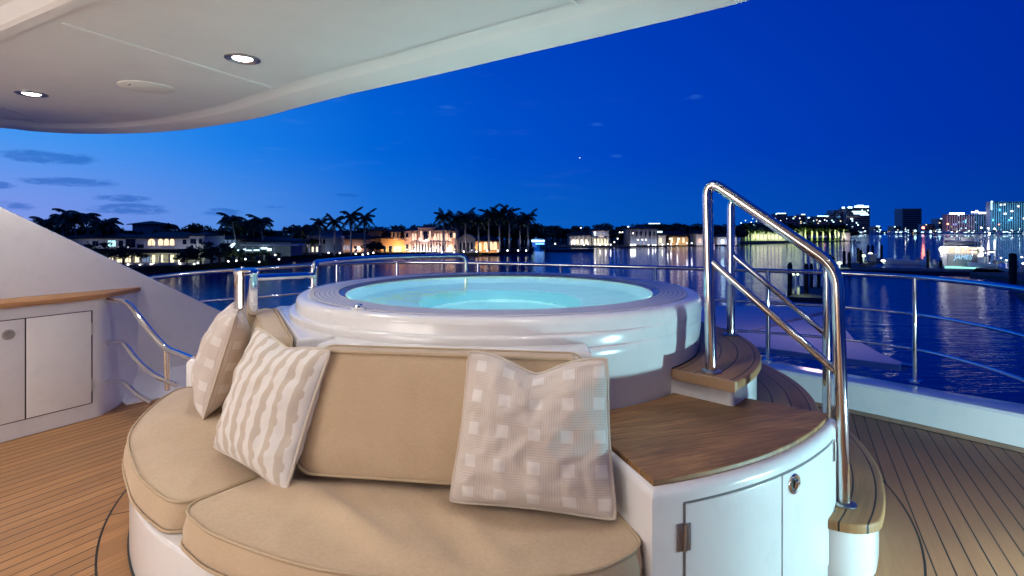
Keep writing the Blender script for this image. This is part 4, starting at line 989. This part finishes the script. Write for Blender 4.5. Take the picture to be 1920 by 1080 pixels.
# H5 ochre
d=148; h=house('ochre villa with small twin-window tower and glowing bay',d,735,475)
BX(h,'wall',W_ORANGE,d,714,446,758,475,0,8); BX(h,'tower',W_ORANGE,d,733,433.5,750,447,-.2,5); HIP(h,d-.2,732,751,434,428,5,.3); HIP(h,d,700,735,446,436,8); BX(h,'balcony',W_BROWN,d,737,447,756,449.5,-1.3,-.05)
for a in (737,744.5): WIN(h,d-.2,a,436,a+3,445,DGL)
WIN(h,d,719,461,724,474,DGL,arch=True); WIN(h,d,729,461,735,474,DGL); WIN(h,d,738,462,752,473,LWARM)
for px,y_,pw in ((722,470,190),(733,470,190),(745,458,260),(754,466,220)): up(px,y_,d,pw,(1,.60,.26),None,.2,-1.8)
up(742,448,d,150,(1,.6,.3),None,.2,-2.4)
# H6 pink mansion
d=149; h=house('brightly lit pink two-storey mansion with arched loggias',d,805,475,'mansion','mansion')
BX(h,'wall',W_PINK,d,769,437,842,475,0,9); BX(h,'centre_bay',W_PINK,d,784,428,812,452,-.9,3); BX(h,'left_wing',W_PINK,d,758,433,771,475,-.5,7); BX(h,'right_wing',W_PINK,d,840,433.5,857,475,-.3,7)
BX(h,'cornice',W_WHITE,d,782,426.3,814,428,-1.3,3); BX(h,'cornice',W_WHITE,d,772,432.2,786,433.4,-.5,1); BX(h,'cornice',W_WHITE,d,811,431.8,843,433.2,-.5,1); BX(h,'upper_wall',W_PINK,d,771,433.4,841,437,-.15,5)
BX(h,'belt_course',W_WHITE,d,771,451,842,453.2,-1.6,-.05); HIP(h,d,756,784,432.4,425,9,.3); HIP(h,d,812,858,431.9,424,9,.3); HIP(h,d-.9,784,812,426.3,421,7,.2)
BX(h,'terrace',W_WHITE,d,745,473.5,858,476,-4,-.05)
n=0
for a in (772.5,777.5,814.5,820,825.5,831,836): WIN(h,d-.15,a,437.5,a+3.4,449.5,LPINK,arch=True,mull=False)
for a,b,m in ((788,791.5,LPINK),(794,802,DGL),(804.5,808,LPINK)): WIN(h,d-.9,a,433,b,450,m,W_WHITE,True,mull=False)
for i,a in enumerate((774,779.5,785,790.5,796,801.5,807,812.5,818,823.5,829,834.5)): WIN(h,d,a,457,a+3.3,473,LPINK if i%3 else DGL,W_WHITE,True,mull=False); 
for i in range(14): COLN(h,d,772.2+i*5.35,453,474,W_WHITE,.17,-1.3)
for a in (775,781,787,793,799,805,811,817,823,829,835): pass
WIN(h,d-.5,761,437,766,445,DGL,arch=True); WIN(h,d-.5,761.5,458,766,472,DGL); WIN(h,d-.3,843,437,847,446,DGL); WIN(h,d-.3,850,437,854,446,LWARM); WIN(h,d-.3,843,458,848,473,LWARM,arch=True); WIN(h,d-.3,851,460,855,473,DGL)
for px in range(774,842,8): up(px,473.3,d,260,(1,.80,.68),None,.15,-1.0)
for px in range(776,842,13): up(px,450.4,d,120,(1,.68,.52),None,.15,-1.1)
for px in (762,766,845,852): up(px,468,d,170,(1,.66,.42),None,.15,-2)
up(798,449.5,d,150,(1,.66,.55),None,.15,-2.2)
# H7
d=152; h=house('grey gabled wing with dark arches, low part of the estate behind the royal palms',d,872,474)
bm=NB(); P=[(858,474),(858,448),(866,441.5),(875,439),(884,441.5),(891,448),(891,474)]
A_=[bm.verts.new((X_(a,d-1),d-1,Z_(b,d-1))) for a,b in P]; B_=[bm.verts.new((X_(a,d-1),d+6,Z_(b,d-1))) for a,b in P]; bm.faces.new(A_); bm.faces.new(B_[::-1])
for i in range(7): bm.faces.new([A_[(i+1)%7],A_[i],B_[i],B_[(i+1)%7]])
bmesh.ops.recalc_face_normals(bm,faces=bm.faces); obj('gable_wall',bm,W_GREY,h,False)
for a in (861.5,868,875.5,882.5): WIN(h,d-1,a,454,a+4.2,473,DGL,arch=True,mull=False)
up(866,470,d,70,(.8,.8,.9),None,.2,-3.5); up(884,470,d,70,(.8,.8,.9),None,.2,-3.5)
h=house('warm ochre garden wing with three glowing arches behind the royal palms',d,915,474)
BX(h,'wall',W_ORANGE,d,890,451,936,474,1,7); HIP(h,d+1,888,938,451.5,441,8)
for a in (907.5,917.5,925.5): WIN(h,d+1,a,453.5,a+6,468,LWARM,arch=True)
WIN(h,d+1,898,456,902,471,LWARM)
for px in (888,894,900): up(px,464,d,150,(1,.58,.25),None,.15,-.3)
for px in (912,922,932): up(px,471,d,80,(1,.7,.4),None,.15,-.6)
# H8 blue-lit
d=196; h=house('modern house with blue neon lit decks at the end of the palm row',d,1000,466)
BX(h,'wall',W_GREY,d,968,436,1006,464,0,9); BX(h,'upper_deck',W_GREY,d,990,448,1022,455,-1,6)
for a,y0,b,y1,m in ((976,435.6,979.5,437,LC),(981,435.6,984,437,LC),(990,435,1006,437,LCY),(996,431.5,1001,434,LCY),(996,450,1020,453,LCY),(992,445,995,448,LCY),(986,429,1012,430,LBLUE),(1000,440,1018,442,LBLUE),(1004,456,1020,458,LBLUE)):
    bm=NB(); box(bm,X_(a,d),X_(b,d),d-1.5,d-1.3,Z_(y1,d),Z_(y0,d)); obj('light_strip',bm,m,h,False)
for px,y_ in ((995,440),(1010,450),(1002,460)): up(px,y_,d,500,(.05,.2,1),None,.3,-3)
# right middle shore
d=242
h=house('cream colonnaded pavilion on the middle shore',d,1090,460,'pavilion','pavilion')
BX(h,'wall',W_GREY,d,1068,441,1108,460,0,9); HIP(h,d,1066,1110,441,434,9)
for a in (1071,1077,1085,1093,1101): COLN(h,d,a,442,459,W_WHITE,.3,-1.5)
for a in (1073,1081,1089,1097): WIN(h,d,a,449,a+3,458,LCREAM)
for px in (1071,1078,1090,1101): up(px,456,d,190,(1,.93,.85),None,.2,-2.5)
h=house('tall cream villa with lit first-floor portico on the middle shore',d,1126,460)
BX(h,'wall',W_WHITE,d,1111,432,1142,460,0,9); BX(h,'portico',W_WHITE,d,1110,443,1141,446,-2.5,-.05); HIP(h,d,1110,1143,432,426,9)
for a in (1111,1117,1123,1129,1135,1140): COLN(h,d,a,446,459,W_WHITE,.22,-2.3)
for a in (1114,1121,1128,1134): WIN(h,d,a,435,a+3,441,LDIM if a!=1114 else LC); WIN(h,d,a,448,a+3.5,458,LCREAM)
for px in (1113,1120,1127,1134,1140): up(px,457,d,150,(1,.88,.6),None,.2,-1.6)
up(1126,441,d,200,(1,.85,.7),None,.2,-3)
h=house('large pale lavender villa with tall columns on the middle shore',d,1205,460,'mansion','mansion')
BX(h,'wall',W_GREY,d,1178,428,1232,461,0,10); HIP(h,d,1177,1233,428.5,424,10)
for i,a in enumerate((1181,1188,1196,1205,1213,1221,1229)): COLN(h,d,a,431,459,W_GREY,.35,-1.5)
for a in (1184,1192,1200,1209,1217,1225): WIN(h,d,a,434,a+3,443,DGL); WIN(h,d,a,448,a+3,458,LDIM)
for px in (1184,1196,1205,1214,1226): up(px,456,d,200,(.8,.8,1),None,.2,-4)
h=house('small warm lit villa right of the pale lavender villa',d,1262,461)
BX(h,'wall',W_WHITE,d,1234,440,1248,461,0,9); BX(h,'wing_wall',W_ORANGE,d,1256,444,1290,461,0,9); HIP(h,d,1234,1292,440.5,433,9); 
for a in (1237,1258,1270,1280): WIN(h,d,a,446,a+3,455,LCREAM)
bm=NB(); box(bm,X_(1232,d),X_(1241,d),d-.6,d-.4,Z_(436,d),Z_(433.5,d)); obj('porch_lamp',bm,LC,h,False)
for px in (1238,1262,1277,1286): up(px,456,d,200,(1,.9,.65),None,.2,-2.5)
h=house('white house with peach lit side at the right end of the middle shore',d,1320,460,'house','house')
BX(h,'wall',W_WHITE,d,1306,438,1332,460,0,9); HIP(h,d,1305,1334,438,432,9); WIN(h,d,1310,447,1314,455,LPINK); WIN(h,d,1321,447,1326,455,LPINK)
for px in (1311,1323): up(px,455,d,200,(1,.86,.8),None,.2,-2.5)
h=house('pale lit boathouse just right of the stair handrail on the middle shore',d,1362,459,'boathouse','boathouse')
BX(h,'wall',W_WHITE,d,1345,444,1382,459,0,9); HIP(h,d,1344,1384,444,438,9); WIN(h,d,1352,449,1357,456,LC); WIN(h,d,1366,449,1371,456,LC)
for px in (1350,1362,1376): up(px,456,d,200,(.8,.85,1),None,.2,-2.5)
for i,(px,py) in enumerate(((1089,427),(1178,425),(1162,435.5),(1167,435.5),(1078,452),(1091,452),(1116,456),(1125,459),(1095,459),(1145,458.6),(1152,454),(1158,447.5),(1196,449.5),(1204.5,449.5),(1211,449.5),(1216,459),(1224,459),(1229,459.5),(1242,458.5),(1252,457.5),(1258,458),(1256,447.5),(1273,448),(1288,456),(1297,456),(1187,437.5),(1115,436),(1136,458.8),(1270,457),(1041,457))):
    ball(px,py,238,'tiny white lamp glowing on the middle shore waterfront',s=1.15)
for px in (1187,): 
    bm=NB(); box(bm,X_(1182,236),X_(1192,236),236,236.3,Z_(460.3,236),Z_(458,236)); tag(obj('light_panel',bm,LW,None,False),'long bright white light on the quay below the pale lavender villa','light')
# jetty with small blue-lit boat
d=178
bm=NB(); box(bm,X_(1022,d),X_(1114,d),d,d+5,WTR-.5,WTR+.8); tag(obj('jetty',bm,DOCKW,None,False),'dark low jetty with small lamps left of centre, in front of the middle shore','jetty')
# green point long house
d=343; h=house('long low cream house washed in green-yellow light on the point',d,1440,452)
BX(h,'wall',W_WHITE,d,1408,434,1470,452,0,9); HIP(h,d,1405,1472,434,429,9)
for a in range(1412,1468,7): WIN(h,d,a,440,a+4,448,LCREAM)
for px in range(1412,1470,9): up(px,448,d,260,(.9,1,.55),None,.3,-3)
h=house('square pale villa washed in yellow light at the middle of the green-lit point',d,1495,451)
BX(h,'wall',W_WHITE,d,1468,426,1505,452,4,12); 
for a in (1478,1486,1494): WIN(h,d+4,a,430,a+4,437,DGL)
for px in (1472,1482,1492,1502): up(px,446,d,500,(.9,1,.6),None,.3,0)
h=house('small white house at the right tip of the green-lit point',d,1590,450,'house','house')
BX(h,'wall',W_WHITE,d,1578,436,1594,451,2,9); HIP(h,d+2,1577,1595,436,432,7); WIN(h,d+2,1582,441,1585,446,LCREAM); up(1586,447,d,700,(1,.85,.8),None,.3,-1)
# ---------------- skyline
def tower(label,x0,x1,yt,d,m,floors,lit,top=None,yb=436,name='tower_block',cat='tower',wm=None,rowm=None,b=25):
    t=thing(name,label,cat,(X_((x0+x1)/2,d),d,Z_(yb,d)),'blocks of the far skyline')
    BX(t,'wall',m,d,x0,yt,x1,yb,0,9 if rowm else b)
    H=(yb-yt)/floors
    for i in range(floors):
        y=yt+i*H
        bm=NB(); box(bm,X_(x0+.4,d),X_(x1-.4,d),d-1.2,d-.1,Z_(y+H*.95,d),Z_(y+H*.72,d)); obj('balcony_slab',bm,m,t,False)
        bm=NB(); box(bm,X_(x0+.5,d),X_(x1-.5,d),d-.3,d+.1,Z_(y+H*.65,d),Z_(y+H*.15,d))
        obj('window_row',bm,DGL,t,False)
    if rowm:
        nb=max(3,int((x1-x0)/4.2)); wb=(x1-x0)/nb
        for k in range(nb):
            for a_,b_,m_ in ((.10,.46,rowm),(.60,.86,DGL)):
                bm=NB(); box(bm,X_(x0+wb*(k+a_),d),X_(x0+wb*(k+b_),d),d-1.9,d-1.25,Z_(yb-3-(k%2)*1.5,d),Z_(yt+1.2+(k%3)*.8,d)); obj('window_bay',bm,m_,t,False)
    rn=random.Random(int(x0)); n=max(2,int((x1-x0)/2.6)); w=(x1-x0)/n
    for _ in range(lit):
        i=rn.randrange(floors); k=rn.randrange(n); y=yt+i*H
        bm=NB(); box(bm,X_(x0+w*(k+.12),d),X_(x0+w*(k+.9),d),d-.6,d-.35,Z_(y+H*.68,d),Z_(y+H*.12,d)); obj('lit_window',bm,wm or rn.choice((LC,LCREAM,LCY)),t,False)
    if top:
        for q in top:
            bm=NB(); box(bm,X_(q[0],d),X_(q[2],d),d-1.6,d-1.2,Z_(q[3],d),Z_(q[1],d)); obj('roof_light',bm,q[4] if len(q)>4 else LC,t,False)
    return t
tower('dark mid-rise with glowing roofline and floodlit upper floors above the green-lit point',1586,1631,389,1150,W_BLUE,12,14,[(1578,388,1583,391),(1589,387.5,1597,390.5),(1601,386,1628,389),(1606,384.5,1618,386),(1597,396,1622,397.5,LCY),(1600,399,1626,401.5),(1612,402,1628,403.5)],wm=LC)
tower('darker left half of the lit mid-rise above the point',1563,1586,394,1160,W_BLUE,11,5)
tower('dark block of flats standing alone between the lit mid-rise and the pink hotel',1692,1728,391,1200,W_BLUE,13,1)
tower('long pink lit hotel with white roof sign strip behind the moored yacht',1774,1828,402,960,W_PINK,8,10,[(1779,399,1807,401.5,LW)],rowm=glow('pink_rooms',(.45,.33,.58),.24))
tower('lower hotel wing with pale roof lights, between pink hotel and tall blue tower',1828,1878,402,965,W_BLUE,8,8,[(1820,397,1834,399,LW),(1828,394.5,1832,397,LW),(1834,398,1852,400.5,LW),(1853,394,1859,396.5,LW)],rowm=glow('blue_rooms',(.08,.25,.65),.32))
tower('tall cyan lit tower at the right edge of the skyline',1857,1960,378,950,W_BLUE,14,0,[(1873,382.5,1878,385.5,LW),(1879.5,382,1883,385,LW),(1905,385,1910,388.5,LW),(1892,394.5,1899,397.5,LW),(1880,399,1885.5,402.5,LW),(1892,407.5,1896,410,LW),(1917,408,1922,411,LW),(1857,377,1860,394,LC)],cat='tower',rowm=glow('cyan_rooms',(.12,.38,.66),.42))
for px,py,pw,c_ in ((1865,415,90000,(.1,.5,1)),(1900,412,120000,(.1,.55,1)),(1935,412,90000,(.1,.5,1)),(1790,425,60000,(1,.4,.5)),(1812,425,60000,(.9,.4,.6)),(1845,420,50000,(.3,.4,1)),(1610,420,40000,(.3,.6,1)),(1880,395,80000,(.1,.5,1)),(1915,392,90000,(.1,.5,1))):
    lamp('facade_flood','SPOT',(X_(px,930),925,Z_(py,930)),pw*.3,c_,2,rot=(0,1,.1),spot_size=R(160),spot_blend=.4)
for i,(a,b,y,dd) in enumerate(((1385,1396,423,700),(1400,1420,418,800),(1424,1436,412,900),(1440,1452,404,1100),(1454,1476,400,1150),(1480,1498,405,1150),(1500,1512,402,1160),(1514,1524,407,1150),(1530,1556,405,1140),(1556,1564,400,1160),(1640,1652,424,1100),(1735,1760,420,1000),(1760,1774,410,990),(1676,1690,424,1100),(1214,1240,419,900),(1252,1262,421,900))):
    tower('distant low block in the skyline, %s from the left of the picture'%ORD[i],a,b,y,dd,W_BLUE,max(3,int((436-y)/3)),3,[(a+2,y-.5,b-3,y+.8)] if i%2==0 else None,b=18)
# lamps and boats of the far marina
MC=[LC,LW,LCY,LC,LWARM,LC,LBLUE]
fm={}
mats_l={'white':LW,'cool white':LC,'cyan':LCY,'red':LRED,'blue':LBLUE,'warm':LWARM}
def mlamp(px,py,d,s,c_):
    ball(px,py,d,'%s dock lamp glowing on the far marina waterfront'%c_,'%s lamps of the far marina'%c_,s,mats_l[c_] if c_!='white' else None,'dock_lamp','dock lamp')
rn=random.Random(5)
for i in range(70):
    px=rn.uniform(1600,1925); 
    mlamp(px,rn.choice((rn.uniform(431,437),rn.uniform(427,436))),900,rn.uniform(1.3,2.9),rn.choice(('white','cool white','cool white','cyan','cool white','warm')))
for i in range(26):
    px=rn.uniform(1384,1560); mlamp(px,rn.uniform(408,422),700,rn.uniform(1.6,3.0),rn.choice(('white','cool white','cool white')))
for px,py,s,c_ in ((1731,427,9,'red'),(1716,433,8,'cyan'),(1745,434,7,'cyan'),(1640,437,6,'cool white'),(1777,420,6,'red'),(1873,421,4,'red'),(1700,436,6,'cool white'),(1685,441,5,'white'),(1683,437,5,'white'),(1840,427,6,'white'),(1853,428,6,'white'),(1865,429,6,'white'),(1746,437,5,'white'),(1750,439,5,'blue'),(1875,436,6,'white'),(1855,437,6,'white')): mlamp(px,py,900,s,c_)
def boatmesh(L,Bm,H,par,m=HULL,name='hull'):
    """hull with raked bow pointing away (+y), transom at y=0"""
    bm=NB(); st=[]
    for i in range(9):
        f=i/8; w=Bm/2*(1-max(0,(f-.45)/.55)**2.2)+.02; sh=H*(1+.35*f*f); y=L*f
        st.append([(-w*.55,y,-.3),(-w*.9,y,.25*H),(-w,y+L*.03*f,sh),(w,y+L*.03*f,sh),(w*.9,y,.25*H),(w*.55,y,-.3)])
    V=[[bm.verts.new(p) for p in s] for s in st]
    for a,b in zip(V,V[1:]):
        for j in range(6): bm.faces.new([a[j],a[(j+1)%6],b[(j+1)%6],b[j]])
    bm.faces.new(V[0]); bm.faces.new(V[-1][::-1]); bmesh.ops.recalc_face_normals(bm,faces=bm.faces)
    return bm
def placed(bm,par,name,m,smooth=False):
    bmesh.ops.translate(bm,verts=bm.verts,vec=par.location); return obj(name,bm,m,par,smooth)
def LB(par,name,m,x0,x1,y0,y1,z0,z1,bev=0):
    bm=NB(); box(bm,x0,x1,y0,y1,z0,z1,None,bev); return placed(bm,par,name,m)
# far moored boats
fb=thing('moored_boat','small white boat moored at the far marina','boat',(X_(1605,850),850,WTR),'boats moored at the far marina')
placed(boatmesh(14,4.4,1.6,fb),fb,'hull',HULL,True); LB(fb,'cabin',HULL,-1.7,1.7,3,9,1.5,3.4,.3); LB(fb,'cabin_window',LC,-1.5,1.5,2.9,3.0,2.0,2.9); LB(fb,'hardtop',HULL,-1.6,1.6,2,7,4.6,4.8); 
bm=NB(); [tube(bm,[(a,b,3.3),(a,b,4.6)],.06,5) for a in (-1.4,1.4) for b in (2.3,6.5)]; placed(bm,fb,'hardtop_post',CHROME)
for i in range(1,22):
    px=1605+i*15.2; copytree(fb,Vector((X_(px,850),850+rn.uniform(-25,25),WTR)),rn.uniform(-1.2,1.2),rn.uniform(.9,1.5),'small white boat moored at the far marina','boats moored at the far marina')
# ---------------- docks and piles
def pile(px,y0,y1,r_,label):
    d=7.5/((y1-HY)/F); p=Vector((X_(px,d),d,WTR)); bm=NB(); h=Z_(y0,d)-WTR
    tube(bm,[p-Vector((0,0,1)),p+Vector((0,0,h-.3)),p+Vector((0,0,h-.12)),p+Vector((0,0,h))],[r_,r_*.97,r_*.8,.05],12); tag(obj('dock_pile',bm,PILE),label,'pile','dock piles')
PL=[(1481,492,563,.24,'tall dark pile at the left corner of the near dock float'),(1511.5,494,560,.24,'dark pile at the middle of the near dock float'),(1521,494,548,.20,'dark pile behind the middle pile of the near dock float'),(1535,505,548,.2,'short dark pile near the right end of the near dock float'),(1555,476,520,.30,'thick dark pile seen just above the stair handrail bend'),(1562,481,520,.26,'lower dark pile touching the thick one by the stair handrail'),(1583,470,503,.27,'left one of two dark piles beyond the handrail'),(1592.5,472,507,.28,'right one of two dark piles beyond the handrail'),(1609,464,496,.27,'left pile of the overlapping pair by the grey dock box'),(1614,468,500,.27,'right pile of the overlapping pair by the grey dock box'),(1628,459,488,.27,'dark pile left of the grey dock box'),(1636,459,486,.30,'dark pile behind the grey dock box'),(1653,459,486,.27,'lone dark pile right of the grey dock box'),(1740,468,501,.26,'dark pile left of the moored motor yacht'),(1764,487,505,.26,'short dark pile at the port corner of the motor yacht'),(1899,474,531,.46,'massive dark pile at the far right before the blue floats'),(1815,478,500,.2,'thin dark pile right of the motor yacht')]
for a in PL[:-1]: pile(*a)
def dockbox(pts,z0,z1,label,name='dock_float',m=None):
    bm=NB(); prism(bm,[onz(a,b,z1).xy for a,b in pts],z0,z1,.05); tag(obj(name,bm,m or DOCKW,None,False),label,'dock float')
DT=WTR+.55
dockbox([(1478,557),(1545,559),(1556,538),(1500,536)],WTR-.3,DT,'near dock float with piles and a small pedestal lamp')
dockbox([(1556,505),(1700,508),(1880,511),(1884,505.5),(1700,502.5),(1606,500.5),(1628,492),(1662,485.5),(1660,482.5),(1640,484),(1600,491.5),(1562,500)],WTR-.2,DT,'long dark dock running behind the railing towards the yacht')
dockbox([(1818,512),(1890,520),(1920,528),(1990,540),(1990,510),(1880,500),(1830,502)],WTR-.2,DT,'blue grey dock float right of the motor yacht')
dockbox([(1893,534),(1930,560),(1990,600),(2020,600),(2000,560),(1960,532)],WTR-.2,DT,'dark dock corner at the right edge of the picture')
for px,py,d,l in ((1496,513,57,'slim white pedestal with lamp on the near dock float'),(1487.5,513,57.5,'slim blue-white post left of the pedestal lamp on the near dock float')):
    t=thing('dock_pedestal',l,'dock pedestal',(X_(px,d),d,DT),'dock pedestals')
    bm=NB(); box(bm,X_(px,d)-.13,X_(px,d)+.13,d-.1,d+.1,DT,Z_(py+3,d)); obj('post',bm,HULL,t,False)
    bm=NB(); bmesh.ops.create_icosphere(bm,subdivisions=2,radius=.11,matrix=Matrix.Translation((X_(px,d),d,Z_(py+1,d)))); obj('lamp',bm,LGREEN,t)
lamp('dock_glow','SPOT',(X_(1500,56.5),56,Z_(530,56.5)),60,(.8,1,.45),.08,rot=(0,0,-1),spot_size=R(130),spot_blend=.4)
for px,py,d,l in ((1574,493,96,'low white pedestal with wide glowing head on the long dock'),(1619,479.5,112,'white pedestal with glowing head left of the grey dock box'),(1632,475.5,118,'small round lamp on the grey dock box'),(1656,489,110,'short white post right of the grey dock box')):
    t=thing('dock_pedestal',l,'dock pedestal',(X_(px,d),d,DT),'dock pedestals')
    bm=NB(); tube(bm,[(X_(px,d),d,DT),(X_(px,d),d,Z_(py+1,d))],.12,8); obj('post',bm,HULL,t)
    bm=NB(); bmesh.ops.create_icosphere(bm,subdivisions=2,radius=.33,matrix=Matrix.Translation((X_(px,d),d,Z_(py,d)))@Matrix.Diagonal((1.3,1,.6,1))); obj('lamp',bm,LGREEN if px<1630 else LW,t)
    lamp('dock_glow','SPOT',(X_(px,d),d-.9,Z_(py+1,d)),120,(.8,1,.6),.1,rot=(0,.3,-1),spot_size=R(140),spot_blend=.4)
t=thing('dock_box','pale grey dock storage box with sloping lid on the long dock','dock box',(X_(1634,116),116,DT)); LB(t,'body',W_BLUE,-.7,.7,-.5,.5,0,1.5); LB(t,'lid',HULL,-.76,.76,-.56,.56,1.502,1.62)
# ---------------- the moored motor yacht, stern towards us
d=104; t=thing('motor_yacht','white sport yacht moored stern-on with lit cockpit and blue name on its transom','yacht',(X_(1803,d),d,WTR)); yx=1803
def px2(px): return (px-yx)/F*d
def pz(py): return Z_(py,d)-WTR
placed(boatmesh(19,px2(1842)*2,pz(478),t),t,'hull',HULL,True)
LB(t,'transom',W_GREY,px2(1776),px2(1832),-.35,-.02,pz(500),pz(477),.12)
LB(t,'swim_platform',HULL,px2(1768),px2(1836),-1.8,-.36,.25,.4,.03)
LB(t,'underwater_strip',mat('aqua_glow',(.1,.1,.1),.5,emit=(.35,1,.8),es=1.6),px2(1771),px2(1833),-1.9,-1.81,.02,.24)
LB(t,'cockpit_wall',HULL,px2(1768),px2(1838),3.4,3.6,pz(479),pz(463))
for i,(a,b) in enumerate(((1772,1780),(1783,1791),(1793,1801),(1804,1812),(1815,1823),(1825,1833))): LB(t,'cockpit_window',LPINK if i in(1,3,4) else LCREAM,px2(a),px2(b),3.3,3.39,pz(475),pz(465))
LB(t,'side_deck',HULL,px2(1763),px2(1769),-.2,9,pz(484),pz(466),.1); LB(t,'side_deck',HULL,px2(1836),px2(1842),-.2,9,pz(484),pz(466),.1)
LB(t,'overhang',HULL,px2(1766),px2(1840),-.6,4,pz(463.4),pz(461.5),.05); LB(t,'flybridge',W_GREY,px2(1770),px2(1838),.2,8,pz(461.4),pz(454),.2); LB(t,'flybridge_seat',HULL,px2(1771),px2(1792),.6,1.6,pz(450.5),pz(445),.1); LB(t,'flybridge_seat',HULL,px2(1803),px2(1826),.6,1.6,pz(451.5),pz(444),.1)
LB(t,'hardtop',HULL,px2(1768),px2(1834),-.2,6,pz(441),pz(439),.05)
for a in (1770,1827,1832): 
    bm=NB(); tube(bm,[(px2(a),.1,pz(462)),(px2(a+1),.1,pz(440))],.10,8); placed(bm,t,'hardtop_post',HULL)
for a,y_,s in ((1766,468,.55),(1838,467,.45),(1771,473,.3),(1835,478,.3),(1839,476,.25)):
    bm=NB(); bmesh.ops.create_icosphere(bm,subdivisions=2,radius=s,matrix=Matrix.Translation((px2(a),-.6,pz(y_)))); placed(bm,t,'cockpit_lamp',LW)
for a,y_,pw in ((1775,466,260),(1803,466,200),(1830,466,260)): lamp('cockpit_glow','SPOT',(X_(a,d),d-1.2,Z_(y_,d)),pw,(1,.95,.9),.2,rot=(0,1,0),spot_size=R(160),spot_blend=.4)
for a in (1785,1820): lamp('transom_glow','SPOT',(X_(a,d),d-2.2,Z_(494,d)),70,(.4,1,.8),.2,rot=(0,1,.5),spot_size=R(150),spot_blend=.4)
cu=bpy.data.curves.new('name_text','FONT'); cu.body='JAMES'; cu.size=1.25; cu.align_x='CENTER'; cu.extrude=.03; cu.shear=.25
tmp=bpy.data.objects.new('tmp',cu); COL.objects.link(tmp); me=bpy.data.meshes.new_from_object(tmp); bpy.data.objects.remove(tmp)
q=bpy.data.objects.new('name_lettering',me); COL.objects.link(q); me.materials.clear(); me.materials.append(glow('blue_letters',(.35,.68,1),1.3)); q.parent=t; q.location=(px2(1805),-.40,pz(486)); q.rotation_euler=(PI/2,0,0)
t.rotation_euler=(0,0,R(-37)); t.scale=(.79,1,1)
# smaller craft near it
def smallboat(px,d,yw,rz,sc,label,top=False,m=HULL,lampm=None):
    t=thing('small_boat',label,'boat',(0,0,0),'small boats near the docks')
    placed(boatmesh(7.5,2.5,.9,t),t,'hull',m,True); LB(t,'console',HULL,-.5,.5,2.6,3.6,.8,1.9,.1); LB(t,'outboard_engine',W_WHITE,-.3,.3,-.6,.0,.4,1.5,.15); LB(t,'seat',W_GREY,-.8,.8,.6,1.2,.8,1.3,.05)
    if top:
        LB(t,'canopy',DOCKW,-1.2,1.2,1.6,4.4,2.8,2.9,.03); bm=NB(); [tube(bm,[(a,b,.9),(a,b,2.8)],.04,6) for a in (-1,1) for b in (1.9,4)]; placed(bm,t,'canopy_post',CHROME)
        LB(t,'canopy_lamp',LW,-.35,.35,1.7,1.9,2.66,2.78)
    t.location=(X_(px,d),d,WTR); t.rotation_euler=(0,0,rz); t.scale=(sc,)*3; return t
smallboat(1731,112,0,.5,1.0,'small white boat with white outboard left of the motor yacht'); smallboat(1751,108,0,-.3,1.0,'little white tender close to the port side of the motor yacht')
smallboat(1862,106,0,.9,1.0,'small white boat right of the motor yacht beside the blue dock float'); smallboat(1884,98,0,.2,1.2,'centre-console boat with dark canopy beside the massive pile',True); smallboat(1915,86,0,-.5,1.25,'pale blue lit boat at the right edge behind the dock',False); smallboat(1853,128,0,1.3,.9,'tiny white boat alone on the water beyond the motor yacht')
for a,b,dd in ((1877,483.5,100),(1856,494,101),(1884,496,97),(1887,488,96),(1848,474,122),(1916,482,84),(1918,494,84)): ball(a,b,dd,'small white dock light among the boats right of the motor yacht','dock lights right of the motor yacht',.55)
for px,py,pw,c_ in ((1862,494,200,(.7,1,.8)),(1885,497,200,(1,1,.6)),(1905,490,220,(.2,.6,1)),(1735,488,120,(.6,.8,1))): lamp('dock_glow','SPOT',(X_(px,98),94,Z_(py,98)+1),pw,c_,.2,rot=(0,1,-.3),spot_size=R(140),spot_blend=.4)
